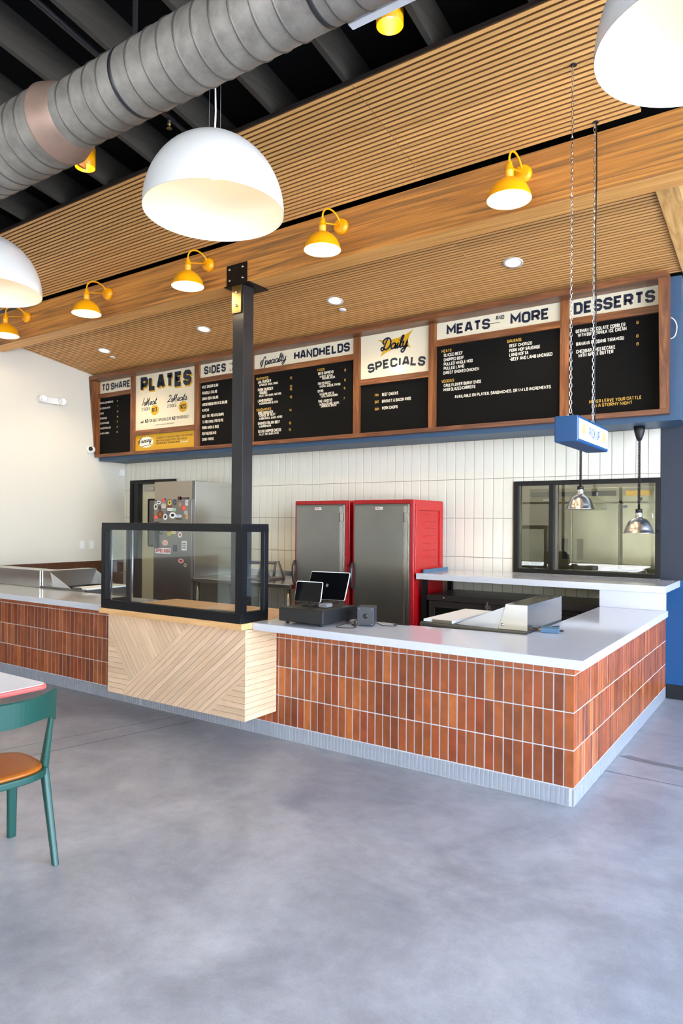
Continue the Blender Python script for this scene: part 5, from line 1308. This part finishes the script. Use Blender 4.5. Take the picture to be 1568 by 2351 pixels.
part('base', MB().box(-4.95, -4.42, 2.48, 2.80, .9185, .945), 'grey', t, .004)
# containers behind the display case
# ============================================================ LEFT WALL FITTINGS
t = thing('emergency_light', 'white twin-head emergency light high on the left wall', 'emergency light', (XL, 1.755, 3.38))
part('housing', MB().prism([(1.60, 3.335), (1.90, 3.335), (1.93, 3.365), (1.90, 3.425), (1.60, 3.425), (1.57, 3.365)], lambda a, b_, d: (XL+d, a, b_), .001, .06), 'white', t, .006)
for y in (1.60, 1.91): part('lamp_head', MB().lathe([(0, .0), (.035, .0), (.052, .035), (.055, .06), (.045, .062), (.04, .05), (0, .048)], 20, Matrix.Translation((XL+.061, y, 3.38)) @ Matrix.Rotation(PI/2, 4, 'Y')), 'white', t)
for y, lb in ((2.323, 'white light switch on the left wall, farther from the corner'), (2.491, 'white light switch on the left wall, nearer the corner')):
    t = thing('light_switch', lb, 'light switch', (XL, y, 1.28), 0, 'switches on the left wall')
    part('plate', MB().box(XL+.0005, XL+.006, y-.04, y+.04, 1.22, 1.34), 'white', t, .002); part('rocker', MB().box(XL+.0065, XL+.010, y-.016, y+.016, 1.245, 1.315), 'white', t, .002)
t = thing('security_camera', 'white dome security camera at the bottom left corner of the menu board', 'security camera', (XL, 2.44, 2.732))
Rc = Matrix.Translation((XL, 2.44, 2.732)) @ Matrix.Rotation(PI/2, 4, 'Y')
part('mount', MB().lathe([(0, .0005), (.06, .0005), (.06, .02), (.055, .03), (0, .03)], 28, Rc), 'white', t)
part('eyeball', MB().lathe([(0, .03), (.045, .034), (.05, .06), (.045, .085), (.03, .1), (0, .105)], 28, Rc), 'white', t, label='white camera ball')
Rl = Matrix.Translation((XL+.07, 2.42, 2.728)) @ Matrix.Rotation(math.radians(62), 4, 'X') @ Matrix.Rotation(math.radians(40), 4, 'Y')
part('lens', MB().lathe([(0, .052), (.028, .050), (.030, .02), (0, .02)], 24, Rl), 'rubber', t, label='black lens disc')
t = thing('wall_sensor', 'small white square sensor box in the corner below the soffit', 'sensor', (XL, 3.03, 2.418))
part('box', MB().box(XL+.0005, XL+.03, 2.985, 3.075, 2.36, 2.47), 'white', t, .004)
cable('white cable loop at the right end of the menu board', [(.095, 2.60, 3.48), (.13, 2.59, 3.44), (.145, 2.59, 3.38), (.13, 2.59, 3.31), (.095, 2.60, 3.29)], .005, 'white')
# ============================================================ KITCHEN FRIDGES SEEN THROUGH THE WINDOW
def reach_in(label, xa, xb, doors, logo=None):
    y = 4.45
    t = thing('reach_in_fridge', label, 'fridge', ((xa+xb)/2, y+.4, 0), 0, 'stainless fridges in the kitchen')
    part('cabinet', MB().box(xa, xb, y+.05, y+.8, .12, 2.085), 'steel_side', t, .004)
    part('header', MB().box(xa, xb, y+.012, y+.049, 1.90, 2.085), 'steel_side', t, .003)
    if doors > 1: part('grille', MB().box(xa+.03, xb-.03, y+.006, y+.0115, 1.985, 2.045), 'black', t)
    w = (xb-xa)/doors
    for k in range(doors):
        d = part('door', MB().box(xa+k*w+.004, xa+(k+1)*w-.004, y, y+.048, .18, 1.885), 'steel_side', t, .004)
        hx = xa+(k+1)*w-.12 if k % 2 == 0 else xa+k*w+.055
        part('recessed_handle', MB().box(hx, hx+.075, y-.004, y-.0005, 1.22, 1.47), 'black', d, .002, root=t)
    part('plinth', MB().box(xa, xb, y+.06, y+.79, .0, .119), 'black', t)
    return t
MT['steel_side'] = mat('satin_stainless', (158, 152, 136), .26, metal=1, var=.05, scale=2, aniso=.4)
r1 = reach_in('stainless two door fridge in the kitchen seen through the pass-through window', -1.812, -.735, 2)
lg = part('badge', MB().prism(ellipse(-1.60, 1.945, .045, .014, 18), lambda a, b_, d: (a, 4.461-d, b_), 0, .002), 'ink', r1)
m = MB(); block(m, 'AVANTCO', -1.636, 1.938, .072, .014, lambda a, b_: (a, 4.4585, b_), .2, .2); part('lettering', m, 'ink_white', lg, root=r1)
r2 = reach_in('stainless single door fridge at the right side of the pass-through window', -.700, .02, 1)
part('warning_label', MB().box(-.66, -.40, 4.457, 4.461, 1.985, 2.04), 'mustard', r2)
part('dial', MB().lathe([(0, .004), (.022, .004), (.024, 0)], 18, Matrix.Translation((-.50, 4.4615, 1.945)) @ Matrix.Rotation(PI/2, 4, 'X')), 'black', r2)
part('lid', MB().box(-.69, -.64, 4.446, 4.4495, 1.84, 1.87), 'sign_blue', r2)
t = thing('prep_table', 'steel table edge with a raised tap in the kitchen window', 'worktable', (-1.2, 3.7, 0))
part('table_top', MB().box(-2.3, -.05, 3.40, 3.95, 1.07, 1.10), 'steel_matte', t, .004)
part('pipe_rail', MB().tube([(-.9, 3.6, 1.13), (-.32, 3.42, 1.19), (-.24, 3.40, 1.18), (-.23, 3.40, 1.10)], .018, 10), 'steel', t)
part('black_hose', MB().tube([(-1.62, 3.6, 1.16), (-1.45, 3.45, 1.165), (-1.36, 3.42, 1.15), (-1.345, 3.42, 1.10)], .012, 10), 'rubber', t)
for x in (-2.25, -.1):
    for y in (3.45, 3.9): part('leg', MB().lathe([(0, 0), (.02, 0), (.02, 1.07), (0, 1.07)], 12, Matrix.Translation((x, y, 0))), 'steel', t)
tag(link('wall_alarm', MB().box(-1.93, -1.90, 5.985, 5.999, 1.78, 1.84).mesh('wall_alarm', 'red')), 'small red alarm switch on the kitchen wall through the window', 'alarm')
# ============================================================ CHAIR AND TABLE
t = thing('dining_table', 'white dining table with a coral edge at the left frame edge', 'table', (-2.80, -2.25, 0))
def rrect(x0, x1, y0, y1, r, n=8):
    return arc(x1-r, y1-r, r, 0, PI/2, n)+arc(x0+r, y1-r, r, PI/2, PI, n)+arc(x0+r, y0+r, r, PI, 1.5*PI, n)+arc(x1-r, y0+r, r, 1.5*PI, 2*PI, n)
tz = .742
part('edge_band', MB().prism(rrect(-3.15, -2.345, -2.62, -1.815, .05), lambda a, b_, d: (a, b_, d), tz-.030, tz-.003), 'coral', t, .010, segs=3, label='coral rounded table edge')
part('table_top', MB().prism(rrect(-3.14, -2.355, -2.61, -1.825, .045), lambda a, b_, d: (a, b_, d), tz-.0029, tz), 'laminate', t)
part('pedestal', MB().lathe([(0, .02), (.035, .02), (.035, tz-.031), (0, tz-.031)], 20, Matrix.Translation((-2.85, -2.22, 0))), 'black', t)
part('base', MB().lathe([(0, 0), (.26, 0), (.26, .008), (.05, .022), (0, .022)], 32, Matrix.Translation((-2.85, -2.22, 0))), 'black', t)
# chair: local +x is its front
def make_chair(label, loc, rz):
    t = thing('dining_chair', label, 'chair', loc, rz)
    W2 = .225; D0, D1 = -.205, .215; zs = .435
    out = [( .02+.215*math.cos(a)*(1.0 if abs(math.cos(a)) else 1), .232*math.sin(a)) for a in [2*PI*k/40 for k in range(40)]]
    sup = []
    for k in range(48):
        a = 2*PI*k/48; ca, sa = math.cos(a), math.sin(a); e = .62
        sup.append((-.02+.215*abs(ca)**e*(1 if ca > 0 else -1), .248*abs(sa)**e*(1 if sa > 0 else -1)))
    part('seat_frame', MB().prism(sup, lambda a, b_, d: (a, b_, d), zs-.034, zs), 'green', t, .007, world=False, segs=3)
    pad = [(a*.93, b_*.93) for a, b_ in sup]
    pm = MB(); n = len(pad); rings = [(1, zs+.0005), (1.0, zs+.008), (.985, zs+.014), (.9, zs+.019), (.6, zs+.021), (.25, zs+.019)]
    for f, z in rings: pm.v += [(a*f, b_*f, z-(.006*(1-(a*f/.23)**2-(b_*f/.23)**2) if f < .95 else 0)) for a, b_ in pad]
    for i in range(len(rings)-1):
        for k in range(n): pm.f.append((i*n+k, i*n+(k+1) % n, (i+1)*n+(k+1) % n, (i+1)*n+k)); pm.sm.append(True)
    pm.f.append(tuple((len(rings)-1)*n+k for k in range(n))); pm.sm.append(True); pm.f.append(tuple(range(n))[::-1]); pm.sm.append(False)
    part('seat_pad', pm, 'leather', t, world=False, label='tan leather seat pad')
    def leg(p0, p1, w0, w1):
        m = MB(); p0, p1 = Vector(p0), Vector(p1); vs = []
        for p, w in ((p0, w0), (p0.lerp(p1, .5), (w0[0]*.5+w1[0]*.5, w0[1]*.5+w1[1]*.5)), (p1, w1)):
            for k in range(12):
                a = 2*PI*k/12; ca, sa = math.cos(a), math.sin(a)
                vs.append((p.x+w[0]*abs(ca)**.6*(1 if ca > 0 else -1), p.y+w[1]*abs(sa)**.6*(1 if sa > 0 else -1), p.z))
        fs = [(i*12+k, i*12+(k+1) % 12, (i+1)*12+(k+1) % 12, (i+1)*12+k) for i in range(2) for k in range(12)]+[tuple(range(12))[::-1], tuple(range(24, 36))]
        m.add(vs, fs); return m
    for s in (-1, 1):
        part('leg', leg((.175, s*.200, 0), (.150, s*.192, zs-.02), (.016, .022), (.019, .026)), 'green', t, .003, world=False)
        part('leg', leg((-.275, s*.222, 0), (-.115, s*.236, zs-.01), (.017, .014), (.026, .018)), 'green', t, .003, world=False)
        part('stile', leg((-.115, s*.236, zs-.01), (-.158, s*.266, .790), (.026, .018), (.009, .007)), 'green', t, .003, world=False)
    # curved back band
    m = MB(); N = 24; vs = []
    for k in range(N+1):
        u = -1+2*k/N; y = .275*u; x = -.158-.128*(1-u*u)
        flare = abs(u)**6
        zt_ = .812+.004*flare; zb_ = .700-.0*u
        zb_ = .700 - .012*(1-u*u)+ (-.045*flare)
        for xx, zz in ((x-.0, zt_), (x+.006, zt_-.004), (x+.016-.002, zb_+.004), (x+.012, zb_), (x+.004, zb_+.002), (x-.006, zt_-.006)):
            vs.append((xx, y, zz))
    fs = [(k*6+j, (k+1)*6+j, (k+1)*6+(j+1) % 6, k*6+(j+1) % 6) for k in range(N) for j in range(6)]+[tuple(range(6)), tuple(N*6+j for j in range(6))[::-1]]
    m.add(vs, fs, False)
    part('backrest', m, 'green', t, world=False)
    return t
make_chair('green chair with a tan leather seat pulled to the coral edged table', (-2.148, -2.283, 0), math.radians(172))
# crack and litter specks on the slab
for (x, y, r) in ((.17, -.08, .006), (.20, -.20, .008), (-.12, -1.72, .005)): pass
